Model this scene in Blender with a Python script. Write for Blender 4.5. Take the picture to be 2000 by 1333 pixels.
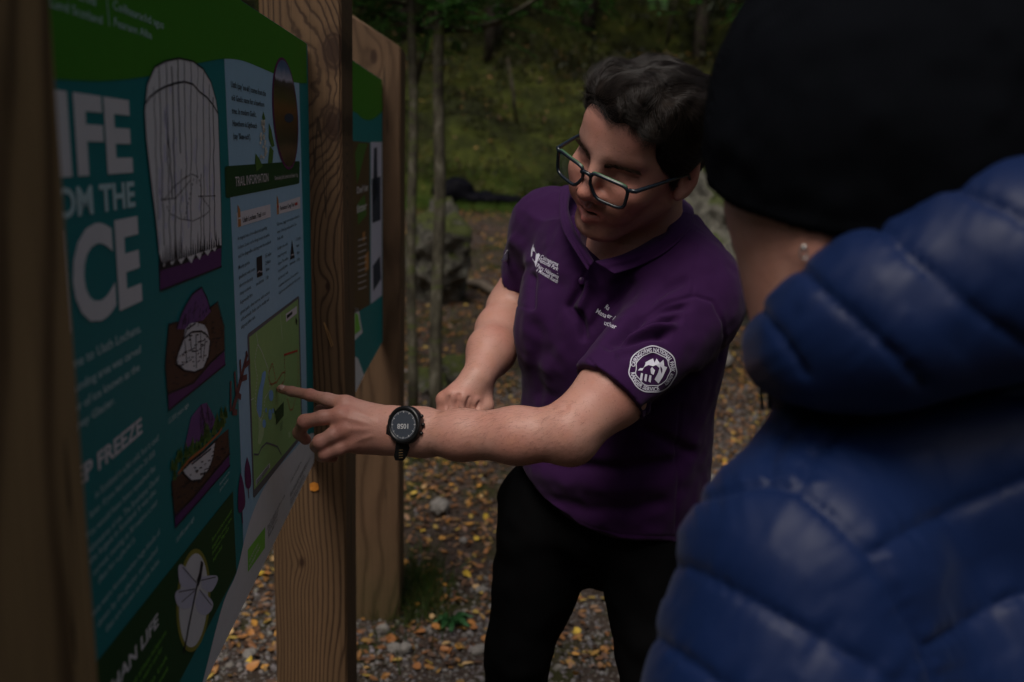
import bpy, math, random
import numpy as np
from mathutils import Vector, Matrix
from mathutils.bvhtree import BVHTree
random.seed(7); rng = np.random.default_rng(7)
for o in list(bpy.data.objects): bpy.data.objects.remove(o)
sc = bpy.context.scene
COL = sc.collection

# ------------------------------------------------------------------ camera
F = 1800.0; CAMH = 1.385
dn = np.array([-240., 8740., 1800.]); dn /= np.linalg.norm(dn)
EZ = -dn
EY = np.array([0, 0, 1.]); EY -= EY.dot(EZ)*EZ; EY /= np.linalg.norm(EY)
EX = np.cross(EY, EZ)
M = np.array([EX, EY, EZ])                     # lens frame (right, down, forward) -> world
def c2w(c): return np.asarray(c) @ M.T + np.array([0, 0, CAMH])
def w2c(w): return (np.asarray(w) - np.array([0, 0, CAMH])) @ M
def J(x, y, d): return np.array([(x-1000)/F*d, (y-666.5)/F*d, d])
def W(x, y, d): return c2w(J(x, y, d))
cd = bpy.data.cameras.new('camera'); cam = bpy.data.objects.new('camera', cd); COL.objects.link(cam)
r_, u_, b_ = M @ np.array([1, 0, 0]), M @ np.array([0, -1, 0]), M @ np.array([0, 0, -1])
cam.matrix_world = Matrix(((r_[0], u_[0], b_[0], 0), (r_[1], u_[1], b_[1], 0), (r_[2], u_[2], b_[2], CAMH), (0, 0, 0, 1)))
cd.lens = 32.4; cd.sensor_width = 36; cd.clip_end = 500; cd.clip_start = 0.02
cd.dof.use_dof = True; cd.dof.focus_distance = 1.2; cd.dof.aperture_fstop = 4.2
sc.camera = cam
# ------------------------------------------------------------------ daylight
SUN_TO = np.array([-0.17, -0.44, 0.88]); SUN_TO /= np.linalg.norm(SUN_TO)
wd = bpy.data.worlds.new('World'); sc.world = wd; wd.use_nodes = True
nt = wd.node_tree; sky = nt.nodes.new('ShaderNodeTexSky'); sky.sky_type = 'NISHITA'; sky.sun_disc = False
sky.sun_elevation = math.asin(SUN_TO[2]); sky.sun_rotation = math.atan2(SUN_TO[0], SUN_TO[1])
sky.air_density = .7; sky.dust_density = 6.0; sky.ozone_density = .6
bg = nt.nodes['Background']; bg.inputs['Strength'].default_value = 0.068
nt.links.new(sky.outputs[0], bg.inputs[0])
sd = bpy.data.lights.new('sun', 'SUN'); sd.energy = 1.5; sd.angle = math.radians(26); sd.color = (1, .95, .88)
so = bpy.data.objects.new('sun', sd); COL.objects.link(so)
so.rotation_euler = Vector(SUN_TO).to_track_quat('Z', 'Y').to_euler()
sc.view_settings.view_transform = 'Standard'; sc.view_settings.look = 'None'
sc.view_settings.exposure = 0.15; sc.view_settings.gamma = 1.0

# ------------------------------------------------------------------ helpers
def mesh_from(name, v, faces):
    me = bpy.data.meshes.new(name)
    v = np.asarray(v, dtype=np.float32); f = np.asarray(faces, dtype=np.int32)
    if f.dtype != object and f.ndim == 2:
        me.vertices.add(len(v)); me.vertices.foreach_set('co', v.ravel())
        n, k = f.shape
        me.loops.add(n*k); me.loops.foreach_set('vertex_index', f.ravel())
        me.polygons.add(n); me.polygons.foreach_set('loop_start', np.arange(0, n*k, k, dtype=np.int32))
        me.update(calc_edges=True)
    return me
def mesh_py(name, v, faces):
    me = bpy.data.meshes.new(name); me.from_pydata([tuple(map(float, a)) for a in v], [], [tuple(int(i) for i in f) for f in faces]); me.update(); return me
def smooth(me): me.polygons.foreach_set('use_smooth', np.ones(len(me.polygons), dtype=bool)); return me
def obj(name, me, mat=None, parent=None, **kw):
    o = bpy.data.objects.new(name, me); COL.objects.link(o)
    if mat is not None and me is not None and len(me.materials) == 0: me.materials.append(mat)
    if parent is not None:
        o.parent = parent; o.matrix_parent_inverse = parent.matrix_world.inverted()
    for k, v in kw.items(): o[k] = v
    return o
def empty(name, loc=(0, 0, 0), **kw):
    o = bpy.data.objects.new(name, None); COL.objects.link(o); o.location = [float(a) for a in loc]
    o.matrix_world = Matrix.Translation(o.location); o.empty_display_size = .1
    for k, v in kw.items(): o[k] = v
    return o
def colattr(me, cols, name='Col'):
    a = me.color_attributes.new(name, 'FLOAT_COLOR', 'POINT')
    c = np.ones((len(me.vertices), 4), dtype=np.float32); c[:, :3] = cols; a.data.foreach_set('color', c.ravel())

class NM:                                      # small node-material builder
    def __init__(s, name, rough=.6, spec=.5):
        s.m = bpy.data.materials.new(name); s.m.use_nodes = True; s.t = s.m.node_tree
        s.b = s.t.nodes['Principled BSDF']; s.b.inputs['Roughness'].default_value = rough
        s.b.inputs['Specular IOR Level'].default_value = spec
        s.tc = s.t.nodes.new('ShaderNodeTexCoord')
    def n(s, typ, **kw):
        x = s.t.nodes.new('ShaderNode'+typ)
        for k, v in kw.items(): setattr(x, k, v)
        return x
    def l(s, a, b): s.t.links.new(a, b)
    def val(s, sock, v):
        if hasattr(v, 'is_linked') or isinstance(v, bpy.types.NodeSocket): s.l(v, sock)
        else: sock.default_value = v
    def mapping(s, scale=(1, 1, 1), loc=(0, 0, 0), rot=(0, 0, 0), src='Object'):
        m = s.n('Mapping'); s.l(s.tc.outputs[src], m.inputs[0]); m.inputs['Scale'].default_value = scale
        m.inputs['Location'].default_value = loc; m.inputs['Rotation'].default_value = rot; return m.outputs[0]
    def noise(s, vec, scale=5, detail=4, rough=.55, dist=0):
        n = s.n('TexNoise'); s.l(vec, n.inputs['Vector']); n.inputs['Scale'].default_value = scale
        n.inputs['Detail'].default_value = detail; n.inputs['Roughness'].default_value = rough; n.inputs['Distortion'].default_value = dist
        return n.outputs['Fac']
    def math(s, op, a, b=0.0, c=0.0):
        m = s.n('Math', operation=op); s.val(m.inputs[0], a); s.val(m.inputs[1], b)
        if op in ('MULTIPLY_ADD', 'SMOOTH_MIN', 'COMPARE'): s.val(m.inputs[2], c)
        return m.outputs[0]
    def ramp(s, fac, stops, interp='LINEAR'):
        r = s.n('ValToRGB'); s.l(fac, r.inputs[0]); e = r.color_ramp; e.interpolation = interp
        while len(e.elements) < len(stops): e.elements.new(.5)
        for el, (p, c) in zip(e.elements, stops): el.position = p; el.color = (*c, 1) if len(c) == 3 else c
        return r.outputs[0]
    def mix(s, fac, a, b, mode='MIX'):
        m = s.n('MixRGB', blend_type=mode); s.val(m.inputs[0], fac)
        for k, v in ((1, a), (2, b)):
            if isinstance(v, tuple): m.inputs[k].default_value = (*v, 1)
            else: s.l(v, m.inputs[k])
        return m.outputs[0]
    def color(s, c):
        if isinstance(c, tuple): s.b.inputs['Base Color'].default_value = (*c, 1)
        else: s.l(c, s.b.inputs['Base Color'])
    def bump(s, h, strength=.3, dist=.01):
        b = s.n('Bump'); b.inputs['Strength'].default_value = strength; b.inputs['Distance'].default_value = dist
        s.l(h, b.inputs['Height']); s.l(b.outputs[0], s.b.inputs['Normal'])
    def rand(s):
        return s.n('ObjectInfo').outputs['Random']
def flat(name, c, rough=.6, spec=.4, var=.06):
    k = NM(name, rough, spec); v = k.noise(k.mapping(), 60, 3)
    k.color(k.mix(k.math('MULTIPLY', v, var*2), c, tuple(x*.6 for x in c))); return k.m

# ------------------------------------------------------------------ implicit surfaces -> mesh
def vlen(a): return np.sqrt(np.einsum('ij,ij->i', a, a))
class Cap:
    def __init__(s, a, b, ra, rb=None, k=.01, op='u'):
        s.a = np.asarray(a, np.float32); s.b = np.asarray(b, np.float32); s.ra = ra; s.rb = ra if rb is None else rb; s.k = k; s.op = op
        s.ba = s.b-s.a; s.l2 = max(float(s.ba.dot(s.ba)), 1e-12)
    def d(s, p):
        q = p-s.a; h = np.clip(q@s.ba/s.l2, 0, 1)
        return vlen(q-h[:, None]*s.ba)-(s.ra+(s.rb-s.ra)*h)
    def bb(s): r = max(s.ra, s.rb); return np.minimum(s.a, s.b)-r, np.maximum(s.a, s.b)+r
class Ell:
    def __init__(s, c, r, R=None, k=.01, op='u'):
        s.c = np.asarray(c, np.float32); s.r = np.asarray(r, np.float32); s.R = np.eye(3, dtype=np.float32) if R is None else np.asarray(R, np.float32); s.k = k; s.op = op
    def d(s, p):
        q = (p-s.c)@s.R.T
        k0 = vlen(q/s.r); k1 = vlen(q/(s.r*s.r))+1e-9
        return k0*(k0-1)/k1
    def bb(s): m = float(s.r.max()); return s.c-m, s.c+m
class Fn:
    def __init__(s, f, lo, hi, k=.01, op='u'): s.f = f; s.lo = np.asarray(lo); s.hi = np.asarray(hi); s.k = k; s.op = op
    def d(s, p): return s.f(p)
    def bb(s): return s.lo, s.hi
def blend(d, e, k, op):
    if op == 'u':
        h = np.clip(.5+.5*(e-d)/k, 0, 1); return e+(d-e)*h-k*h*(1-h)
    if op == 's':                              # carve e out of d
        h = np.clip(.5-.5*(d+e)/k, 0, 1); return d+(-e-d)*h+k*h*(1-h)
    if op == 'i':
        h = np.clip(.5-.5*(e-d)/k, 0, 1); return e+(d-e)*h+k*h*(1-h)
def evalf(prims, p):
    d = None
    for q in prims:
        e = q.d(p)
        d = e if d is None else blend(d, e, q.k, q.op)
    return d
def surface(prims, vox, pad=.012, lo=None, hi=None):
    if lo is None:
        bbs = [q.bb() for q in prims if q.op == 'u']
        lo = np.min([b[0] for b in bbs], 0); hi = np.max([b[1] for b in bbs], 0)
    lo = np.asarray(lo, np.float32)-pad; hi = np.asarray(hi, np.float32)+pad
    B = 16
    nb = np.ceil((hi-lo)/(vox*B)).astype(int)
    N = nb*B+1
    vol = np.full(tuple(N), 1.0, np.float32)
    R = vox*B*math.sqrt(3)/2
    ii = np.stack(np.meshgrid(*[np.arange(n) for n in nb], indexing='ij'), -1).reshape(-1, 3)
    cen = (lo+(ii+.5)*vox*B).astype(np.float32)
    E = [q.d(cen) for q in prims]
    D = None
    for q, e in zip(prims, E): D = e if D is None else blend(D, e, q.k, q.op)
    loc = np.stack(np.meshgrid(*[np.arange(B+1)]*3, indexing='ij'), -1).reshape(-1, 3).astype(np.float32)*vox
    for bi in range(len(ii)):
        i, j, k = ii[bi]*B
        if abs(D[bi]) > R*1.9+.012:
            if D[bi] < 0: vol[i:i+B+1, j:j+B+1, k:k+B+1] = -1
            continue
        p = loc+(lo+ii[bi]*vox*B)
        dm = min(e[bi] for e, q in zip(E, prims) if q.op == 'u')
        d = None
        for q, e in zip(prims, E):
            if q.op == 'u' and e[bi] > dm+2*R*1.7+q.k and d is not None: continue
            if q.op == 's' and e[bi] > R*1.5+q.k*2+.01: continue
            x = q.d(p); d = x if d is None else blend(d, x, q.k, q.op)
        vol[i:i+B+1, j:j+B+1, k:k+B+1] = d.reshape(B+1, B+1, B+1)
    return nets(vol, lo, vox)
def nets(vol, lo, vox):
    s = vol < 0
    c = np.zeros(tuple(np.array(vol.shape)-1), np.uint8)
    for a in (0, 1):
        for b in (0, 1):
            for e in (0, 1):
                c += s[a:a+c.shape[0], b:b+c.shape[1], e:e+c.shape[2]]
    act = np.argwhere((c > 0) & (c < 8)); del c
    n = len(act); acc = np.zeros((n, 3), np.float32); cnt = np.zeros(n, np.float32)
    cor = [(a, b, e) for a in (0, 1) for b in (0, 1) for e in (0, 1)]
    V = {q: vol[act[:, 0]+q[0], act[:, 1]+q[1], act[:, 2]+q[2]] for q in cor}
    for q in cor:
        for ax in range(3):
            if q[ax]: continue
            q2 = list(q); q2[ax] = 1; q2 = tuple(q2)
            a, b = V[q], V[q2]; m = (a < 0) != (b < 0)
            t = np.where(m, a/np.where(m, a-b, 1), 0)
            pt = np.tile(np.array(q, np.float32), (n, 1)); pt[:, ax] += t
            acc += pt*m[:, None]; cnt += m
    verts = lo+(act+acc/cnt[:, None])*vox
    idx = np.full(vol.shape, -1, np.int32); idx[act[:, 0], act[:, 1], act[:, 2]] = np.arange(n)
    quads = []
    for ax in range(3):
        sl0 = [slice(None)]*3; sl1 = [slice(None)]*3; sl0[ax] = slice(0, -1); sl1[ax] = slice(1, None)
        ed = np.argwhere(s[tuple(sl0)] != s[tuple(sl1)])
        u, v = (ax+1) % 3, (ax+2) % 3
        ed = ed[(ed[:, u] > 0) & (ed[:, v] > 0) & (ed[:, u] < vol.shape[u]-1) & (ed[:, v] < vol.shape[v]-1)]
        def g(du, dv):
            e = ed.copy(); e[:, u] -= du; e[:, v] -= dv; return idx[e[:, 0], e[:, 1], e[:, 2]]
        q = np.stack([g(1, 1), g(0, 1), g(0, 0), g(1, 0)], 1)
        neg = s[ed[:, 0], ed[:, 1], ed[:, 2]]
        q[~neg] = q[~neg][:, ::-1]
        quads.append(q)
    q = np.concatenate(quads); q = q[(q >= 0).all(1)]
    return verts.astype(np.float32), q
def relax(v, q, it=2, lam=.5):
    n = len(v)
    a = np.concatenate([q[:, [0, 1]], q[:, [1, 2]], q[:, [2, 3]], q[:, [3, 0]]])
    a = np.concatenate([a, a[:, ::-1]])
    deg = np.bincount(a[:, 0], minlength=n)[:, None].astype(np.float32)
    for _ in range(it):
        s = np.stack([np.bincount(a[:, 0], weights=v[a[:, 1], c], minlength=n) for c in range(3)], 1)
        v = v+(s/np.maximum(deg, 1)-v)*lam
    return v.astype(np.float32)
def vnormals(v, q):
    fn = np.cross(v[q[:, 2]]-v[q[:, 0]], v[q[:, 3]]-v[q[:, 1]])
    n = np.zeros_like(v)
    for c in range(3):
        for k in range(4): n[:, c] += np.bincount(q[:, k], weights=fn[:, c], minlength=len(v))
    return n/np.maximum(vlen(n), 1e-9)[:, None]
def sm(a, b, x):
    t = np.clip((x-a)/(b-a), 0, 1); return t*t*(3-2*t)
def vnoise(p, seed=0):                          # smooth value noise, vectorised
    p = np.asarray(p, np.float64); i = np.floor(p).astype(np.int64); f = p-i; f = f*f*(3-2*f)
    def h(a):
        x = (a[:, 0]*374761393+a[:, 1]*668265263+a[:, 2]*2147483647+seed*144665) & 0x7fffffff
        x = ((x ^ (x >> 13))*1274126177) & 0x7fffffff
        return ((x ^ (x >> 16)) & 0xffff)/65535.0
    r = 0
    for a in (0, 1):
        for b in (0, 1):
            for c in (0, 1):
                w = (f[:, 0] if a else 1-f[:, 0])*(f[:, 1] if b else 1-f[:, 1])*(f[:, 2] if c else 1-f[:, 2])
                r = r+w*h(i+np.array([a, b, c]))
    return r*2-1
def pix(c): return np.stack([c[:, 0]/c[:, 2]*F+1000, c[:, 1]/c[:, 2]*F+666.5], 1)
def polydist(P, pts, w=None):                  # distance of 2-D points to a polyline, signed side, and arc length
    P = np.asarray(P, np.float64); best = np.full(len(P), 1e9); side = np.zeros(len(P)); arc = np.zeros(len(P)); acc = 0
    pts = np.asarray(pts, float)
    for a, b in zip(pts[:-1], pts[1:]):
        ba = b-a; L = np.hypot(*ba); q = P-a; h = np.clip(q@ba/(L*L), 0, 1); r = q-h[:, None]*ba; d = np.hypot(r[:, 0], r[:, 1])
        m = d < best; best[m] = d[m]; side[m] = np.sign(ba[0]*q[m, 1]-ba[1]*q[m, 0]); arc[m] = acc+h[m]*L; acc += L
    return best, side, arc, acc
def box_bev(lo, hi, bev=.004):
    """box with bevelled vertical edges and top"""
    x0, y0, z0 = lo; x1, y1, z1 = hi; b = bev
    ring = [(x0+b, y0), (x1-b, y0), (x1, y0+b), (x1, y1-b), (x1-b, y1), (x0+b, y1), (x0, y1-b), (x0, y0+b)]
    v = [(x, y, z0) for x, y in ring]+[(x, y, z1) for x, y in ring]
    f = [tuple(range(7, -1, -1)), tuple(range(8, 16))]+[(i, (i+1) % 8, 8+(i+1) % 8, 8+i) for i in range(8)]
    return v, f
def tube(pts, rad, seg=10, cap=True):
    pts = np.asarray(pts, float); n = len(pts); rad = np.broadcast_to(rad, (n,))
    t = np.gradient(pts, axis=0); t /= np.linalg.norm(t, axis=1)[:, None]
    up = np.array([0, 0, 1.]) if abs(t[0][2]) < .9 else np.array([1., 0, 0])
    a = np.cross(t[0], up); a /= np.linalg.norm(a); v = []; 
    for i in range(n):
        a = a-a.dot(t[i])*t[i]; a /= np.linalg.norm(a); b = np.cross(t[i], a)
        for k in range(seg):
            th = 2*math.pi*k/seg; v.append(pts[i]+rad[i]*(math.cos(th)*a+math.sin(th)*b))
    f = [(i*seg+k, i*seg+(k+1) % seg, (i+1)*seg+(k+1) % seg, (i+1)*seg+k) for i in range(n-1) for k in range(seg)]
    if cap: f += [tuple(range(seg-1, -1, -1)), tuple((n-1)*seg+k for k in range(seg))]
    return v, f
def merge(parts):
    V, Fs, o = [], [], 0
    for v, f in parts:
        V += list(v); Fs += [tuple(i+o for i in q) for q in f]; o += len(v)
    return V, Fs
# ------------------------------------------------------------------ information board (posts, panels, print)
class Frame:
    """upright plane: u along the board, w towards the path, z up"""
    def __init__(s, P, vp):
        h = M @ np.array([(vp[0]-1000)/F, (vp[1]-666.5)/F, 1.]); h[2] = 0; s.h = h/np.linalg.norm(h)
        s.n = np.array([s.h[1], -s.h[0], 0]); s.O = np.array([P[0], P[1], 0.])
    def at(s, u, w, z): return s.O+s.h*u+s.n*w+np.array([0, 0, z])
    def ray(s, x, y): return M @ np.array([(x-1000)/F, (y-666.5)/F, 1.])
    def on(s, x, y, w=0.0):
        """point of the plane w seen at a place of the photograph -> (u, z)"""
        r = s.ray(x, y); c = np.array([0, 0, CAMH]); t = (w-(c-s.O).dot(s.n))/r.dot(s.n); p = c+r*t
        return (p-s.O).dot(s.h), p[2]
    def front(s, x, y, u):
        r = s.ray(x, y); c = np.array([0, 0, CAMH]); t = (u-(c-s.O).dot(s.h))/r.dot(s.h); p = c+r*t
        return (p-s.O).dot(s.n), p[2]
    def mat(s, u=0, w=0, z=0):                 # local x = u, y = z(up) , z = w
        o = s.at(u, w, z)
        return Matrix(((s.h[0], 0, s.n[0], o[0]), (s.h[1], 0, s.n[1], o[1]), (0, 1, 0, o[2]), (0, 0, 0, 1)))
    def pmat(s, u, w, z=0):                    # posts: local x = w, y = u, z = up
        o = s.at(u, w, z)
        return Matrix(((s.n[0], s.h[0], 0, o[0]), (s.n[1], s.h[1], 0, o[1]), (0, 0, 1, o[2]), (0, 0, 0, 1)))
A = Frame(W(540, 756, 1.32), (915, 299))
B2 = Frame(W(747, 400, 2.51), (955, 300))

def wood(name, knots, pith, freq, light, dark, warp=1.0, green=0.0, seed=0.0):
    k = NM(name, .68, .3)
    sep = k.n('SeparateXYZ'); k.l(k.tc.outputs['Object'], sep.inputs[0]); X, Y, Z = sep.outputs
    lo = k.noise(k.mapping((2.2, 2.2, .7), (seed, 0, seed)), 1.6, 2, .5)
    r = k.math('SQRT', k.math('ADD', k.math('POWER', k.math('SUBTRACT', X, pith[0]), 2), k.math('POWER', k.math('SUBTRACT', Y, pith[1]), 2)))
    r = k.math('ADD', r, k.math('MULTIPLY', k.math('SUBTRACT', lo, .5), .09*warp))
    r = k.math('ADD', r, k.math('MULTIPLY', k.noise(k.mapping((1, 1, .25)), 22, 3), .008*warp))
    disc = None
    for (kx, kz, sz) in knots:
        a = k.math('POWER', k.math('SUBTRACT', X, kx), 2); b = k.math('POWER', k.math('MULTIPLY', k.math('SUBTRACT', Z, kz), .55), 2)
        d = k.math('SQRT', k.math('ADD', a, b))
        d = k.math('ADD', d, k.math('MULTIPLY', k.math('SUBTRACT', k.noise(k.mapping(), 40, 2), .5), .35*sz))
        g = k.math('EXPONENT', k.math('MULTIPLY', k.math('POWER', k.math('DIVIDE', d, sz*2.6), 2), -1))
        r = k.math('ADD', r, k.math('MULTIPLY', g, sz*1.5))
        m = k.math('SUBTRACT', 1, k.math('SMOOTH_MIN', k.math('DIVIDE', d, sz), 1, .25)); m = k.math('MAXIMUM', k.math('MULTIPLY', m, 2.2), 0)
        rg = k.math('MULTIPLY_ADD', k.math('SINE', k.math('MULTIPLY', d, 900)), .22, .8); m = k.math('MULTIPLY', m, rg)
        disc = m if disc is None else k.math('MAXIMUM', disc, m)
    st = k.math('MULTIPLY_ADD', k.math('SINE', k.math('MULTIPLY', r, freq)), .5, .5)
    st = k.math('POWER', st, 1.6)
    fine = k.noise(k.mapping((1, 1, .03)), 260, 2)
    c = k.ramp(st, [(0, light), (.55, tuple(.8*x+.2*y for x, y in zip(light, dark))), (1, dark)])
    c = k.mix(k.math('MULTIPLY', fine, .45), c, tuple(x*.45 for x in dark))
    c = k.mix(k.math('MULTIPLY', k.ramp(k.noise(k.mapping((3, 3, .8)), 4, 4, .65), [(.4, (0, 0, 0)), (.7, (1, 1, 1))]), .6), c, tuple(x*.5 for x in light))
    if green:
        gz_ = k.math('MULTIPLY', k.math('SUBTRACT', 1, k.math('MULTIPLY', Z, 3.2)), k.noise(k.mapping(), 9, 4))
        c = k.mix(k.math('MULTIPLY', k.math('MAXIMUM', gz_, 0), green), c, (.03, .045, .012))
    if disc is not None: c = k.mix(k.math('MINIMUM', disc, .9), c, (.030, .013, .007))
    # drying cracks: thin dark lines along the grain
    cr = k.noise(k.mapping((1, 1, .012), (seed, seed, 0)), 30, 1); cr = k.math('LESS_THAN', k.math('ABSOLUTE', k.math('SUBTRACT', cr, .5)), .0035)
    c = k.mix(k.math('MULTIPLY', cr, .7), c, (.01, .006, .004))
    k.color(c); k.bump(k.math('SUBTRACT', k.math('MULTIPLY', fine, .3), k.math('MULTIPLY', st, .6)), .35, .0015)
    return k.m

def post_mesh(w0, w1, depth, top, drop):
    """square post with bevelled edges and a sloping, weathered top"""
    b = .004; V = []; ring = [(w0+b, 0), (w1-b, 0), (w1, b), (w1, depth-b), (w1-b, depth), (w0+b, depth), (w0, depth-b), (w0, b)]
    zs = [-.25]+list(np.linspace(0, top-drop-.02, 14))
    for z in zs:
        for x, y in ring:
            V.append((x+.0008*math.sin(z*7+x*30), y+.0008*math.sin(z*5+1), z))
    for x, y in ring: V.append((x, y, top-drop*min(1, max(0, (x-w0-.03)/(w1-w0-.03)))-.004))
    cx, cy = (w0+w1)/2, depth/2
    for x, y in ring: V.append((cx+(x-cx)*.93, cy+(y-cy)*.93, top-drop*min(1, max(0, (x-w0-.03)/(w1-w0-.03)))))
    n = len(zs)+2; Fs = [(i*8+k, i*8+(k+1) % 8, (i+1)*8+(k+1) % 8, (i+1)*8+k) for i in range(n-1) for k in range(8)]
    Fs += [tuple(range(7, -1, -1)), tuple((n-1)*8+k for k in range(8))]
    return mesh_py('post', V, Fs)

u_edge = (A.on(598, 85)[0]+A.on(616, 898)[0])/2
z_top = A.on(598, 85)[1]; z_bot = A.on(616, 898)[1]
uP = u_edge+.003
wL = A.front(540, 1333, uP)[0]; wR = A.front(679, 1333, uP)[0]
pdepth = .155
u_near = A.on(150, 667, wR)[0]
print('panel', u_edge, z_top, z_bot, 'post w', wL, wR, 'near', u_near)
board = empty('information_board', A.at(uP, (wL+wR)/2, 0), label='tall timber framed information board whose printed panel the ranger is pointing at', category='information board')
kn = [A.front(650, 100, uP), A.front(650, 243, uP), A.front(590, 1098, uP), A.front(640, 560, uP)]
light, dark = (.19, .112, .058), (.045, .023, .012)
wm1 = wood('post_timber', [(kn[0][0], kn[0][1], .026), (kn[1][0], kn[1][1], .024), (kn[2][0], kn[2][1], .008), (kn[3][0], kn[3][1], .006)], (wR+.03, .07), 1000, light, dark, .8, 0, 3)
p1 = obj('post', post_mesh(wL, wR, pdepth, 1.82, .11), wm1, board, label='middle timber post with two dark knots near its top')
p1.matrix_world = A.pmat(uP, 0)
wm0 = wood('near_post_timber', [(wR-.05, 1.2, .012), (wR-.02, 1.05, .006)], (wR-.12, .05), 260, (.42, .28, .125), (.09, .05, .02), 1.3, 0, 8)
p0 = obj('post', post_mesh(wL, wR, pdepth, 1.82, .11), wm0, board, label='nearest timber post, blurred along the left edge')
p0.matrix_world = A.pmat(u_near-pdepth, 0)
# far post, on the second panel's line
z2t, z2b = B2.on(747, 157)[1], B2.on(747, 668)[1]
vR = B2.front(781, 700, .003)[0]
wm2 = wood('far_post_timber', [(vR-.07, 1.62, .012)], (vR-.02, .2), 600, (.17, .1, .055), (.09, .05, .026), .8, .9, 14)
p2 = obj('post', post_mesh(vR-.16, vR, pdepth, B2.front(700, 18, .003)[1], B2.front(700, 18, .003)[1]-B2.front(783, 90, .003)[1]), wm2, board, label='furthest timber post, green with algae at its foot')
p2.matrix_world = B2.pmat(.003, 0)

# ---- print colours
PC = dict(teal=(.006, .150, .155), green=(.035, .17, .010), column=(.24, .4, .52), dark_green=(.008, .045, .012), white=(.6, .61, .68), purple=(.075, .02, .1),
          black=(.012, .012, .016), brown=(.06, .03, .018), map_green=(.20, .34, .12), lake=(.14, .3, .55), grey=(.09, .09, .1), plum=(.09, .012, .07),
          bracken=(.1, .035, .035), olive=(.2, .19, .03), wing=(.42, .42, .62), pale=(.48, .45, .45), tan=(.35, .16, .05), red=(.35, .03, .02), leaf=(.05, .12, .02),
          orange=(.3, .1, .03), pale_map=(.3, .42, .2), ice=(.54, .57, .68), lime=(.16, .42, .05), lilac=(.11, .045, .16), night=(.02, .03, .05), skyblue=(.05, .14, .28), text=(.36, .55, .6), cream=(.6, .58, .42), rust=(.075, .045, .02))
PC = {k: tuple(min(.8, x*1.6) for x in v) for k, v in PC.items()}
PM = {}
def pm(c):
    if c not in PM: PM[c] = flat('print_'+c, PC[c], .6, .18, .14)
    return PM[c]
class Print:
    """flat ink shapes lying on a panel; collected into one object per kind of shape"""
    def __init__(s, fr, name, colour, layer, parent): s.fr = fr; s.name = name; s.c = colour; s.L = layer; s.p = parent; s.V = []; s.Fc = []; s.parts = []
    def add(s, uz, faces=None):
        o = len(s.V); f0 = len(s.Fc); s.V += [(u, z, .00018*s.L) for u, z in uz]
        s.Fc += [tuple(range(o, o+len(uz)))] if faces is None else [tuple(i+o for i in f) for f in faces]; s.parts.append((o, len(s.V), f0, len(s.Fc))); return s
    def poly(s, pts): return s.add([s.fr.on(*p) for p in pts])
    def line(s, pts, wid=.0012):
        q = np.array([s.fr.on(*p) for p in pts])
        t = np.gradient(q, axis=0); t /= np.maximum(np.hypot(t[:, 0], t[:, 1]), 1e-9)[:, None]; nn = np.stack([-t[:, 1], t[:, 0]], 1)*wid/2
        v = list(map(tuple, q+nn))+list(map(tuple, q-nn)); n = len(q)
        return s.add(v, [(i, i+1, n+i+1, n+i) for i in range(n-1)])
    def dash(s, pts, wid=.002, step=.007):
        q = np.array([s.fr.on(*p) for p in pts]); seg = np.hypot(*np.diff(q, axis=0).T); L = np.concatenate([[0], np.cumsum(seg)])
        for a in np.arange(0, L[-1], step):
            c = [np.array([np.interp(a+e, L, q[:, 0]), np.interp(a+e, L, q[:, 1])]) for e in (0, step*.55)]
            t = c[1]-c[0]; t /= max(np.hypot(*t), 1e-9); m = np.array([-t[1], t[0]])*wid/2
            s.add([tuple(c[0]+m), tuple(c[1]+m), tuple(c[1]-m), tuple(c[0]-m)])
        return s
    def oval(s, cx, cy, rx, ry, tilt=0, n=40):
        return s.poly([(cx+rx*math.cos(a)*math.cos(tilt)-ry*math.sin(a)*math.sin(tilt), cy+rx*math.cos(a)*math.sin(tilt)+ry*math.sin(a)*math.cos(tilt)) for a in np.linspace(0, 2*math.pi, n, endpoint=False)])
    def done(s, **kw):
        if 1 < len(s.parts) <= 8:               # few shapes: each one a piece of its own
            for (v0, v1, f0, f1) in s.parts:
                o = obj(s.name, mesh_py(s.name, s.V[v0:v1], [tuple(i-v0 for i in f) for f in s.Fc[f0:f1]]), pm(s.c)); o.parent = s.p
            return o
        if len(s.parts) > 8: kw['kind'] = 'stuff'
        me = mesh_py(s.name, s.V, s.Fc); o = obj(s.name, me, pm(s.c)); o.parent = s.p
        for k, v in kw.items(): o[k] = v
        return o
def glyphs(txt, bold=0., res=3, shear=0.):
    cu = bpy.data.curves.new('lettering', 'FONT'); cu.body = txt; cu.size = 1; cu.offset = bold; cu.resolution_u = res; cu.shear = shear
    ob = bpy.data.objects.new('lettering', cu); COL.objects.link(ob)
    me = bpy.data.meshes.new_from_object(ob)
    v = np.zeros(len(me.vertices)*3, np.float32); me.vertices.foreach_get('co', v); v = v.reshape(-1, 3)[:, :2]
    fs = [tuple(p.vertices) for p in me.polygons]
    bpy.data.objects.remove(ob); bpy.data.meshes.remove(me); bpy.data.curves.remove(cu)
    return v, fs
_e = glyphs('E')[0]; CAP = float(_e[:, 1].max()-_e[:, 1].min())
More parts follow.
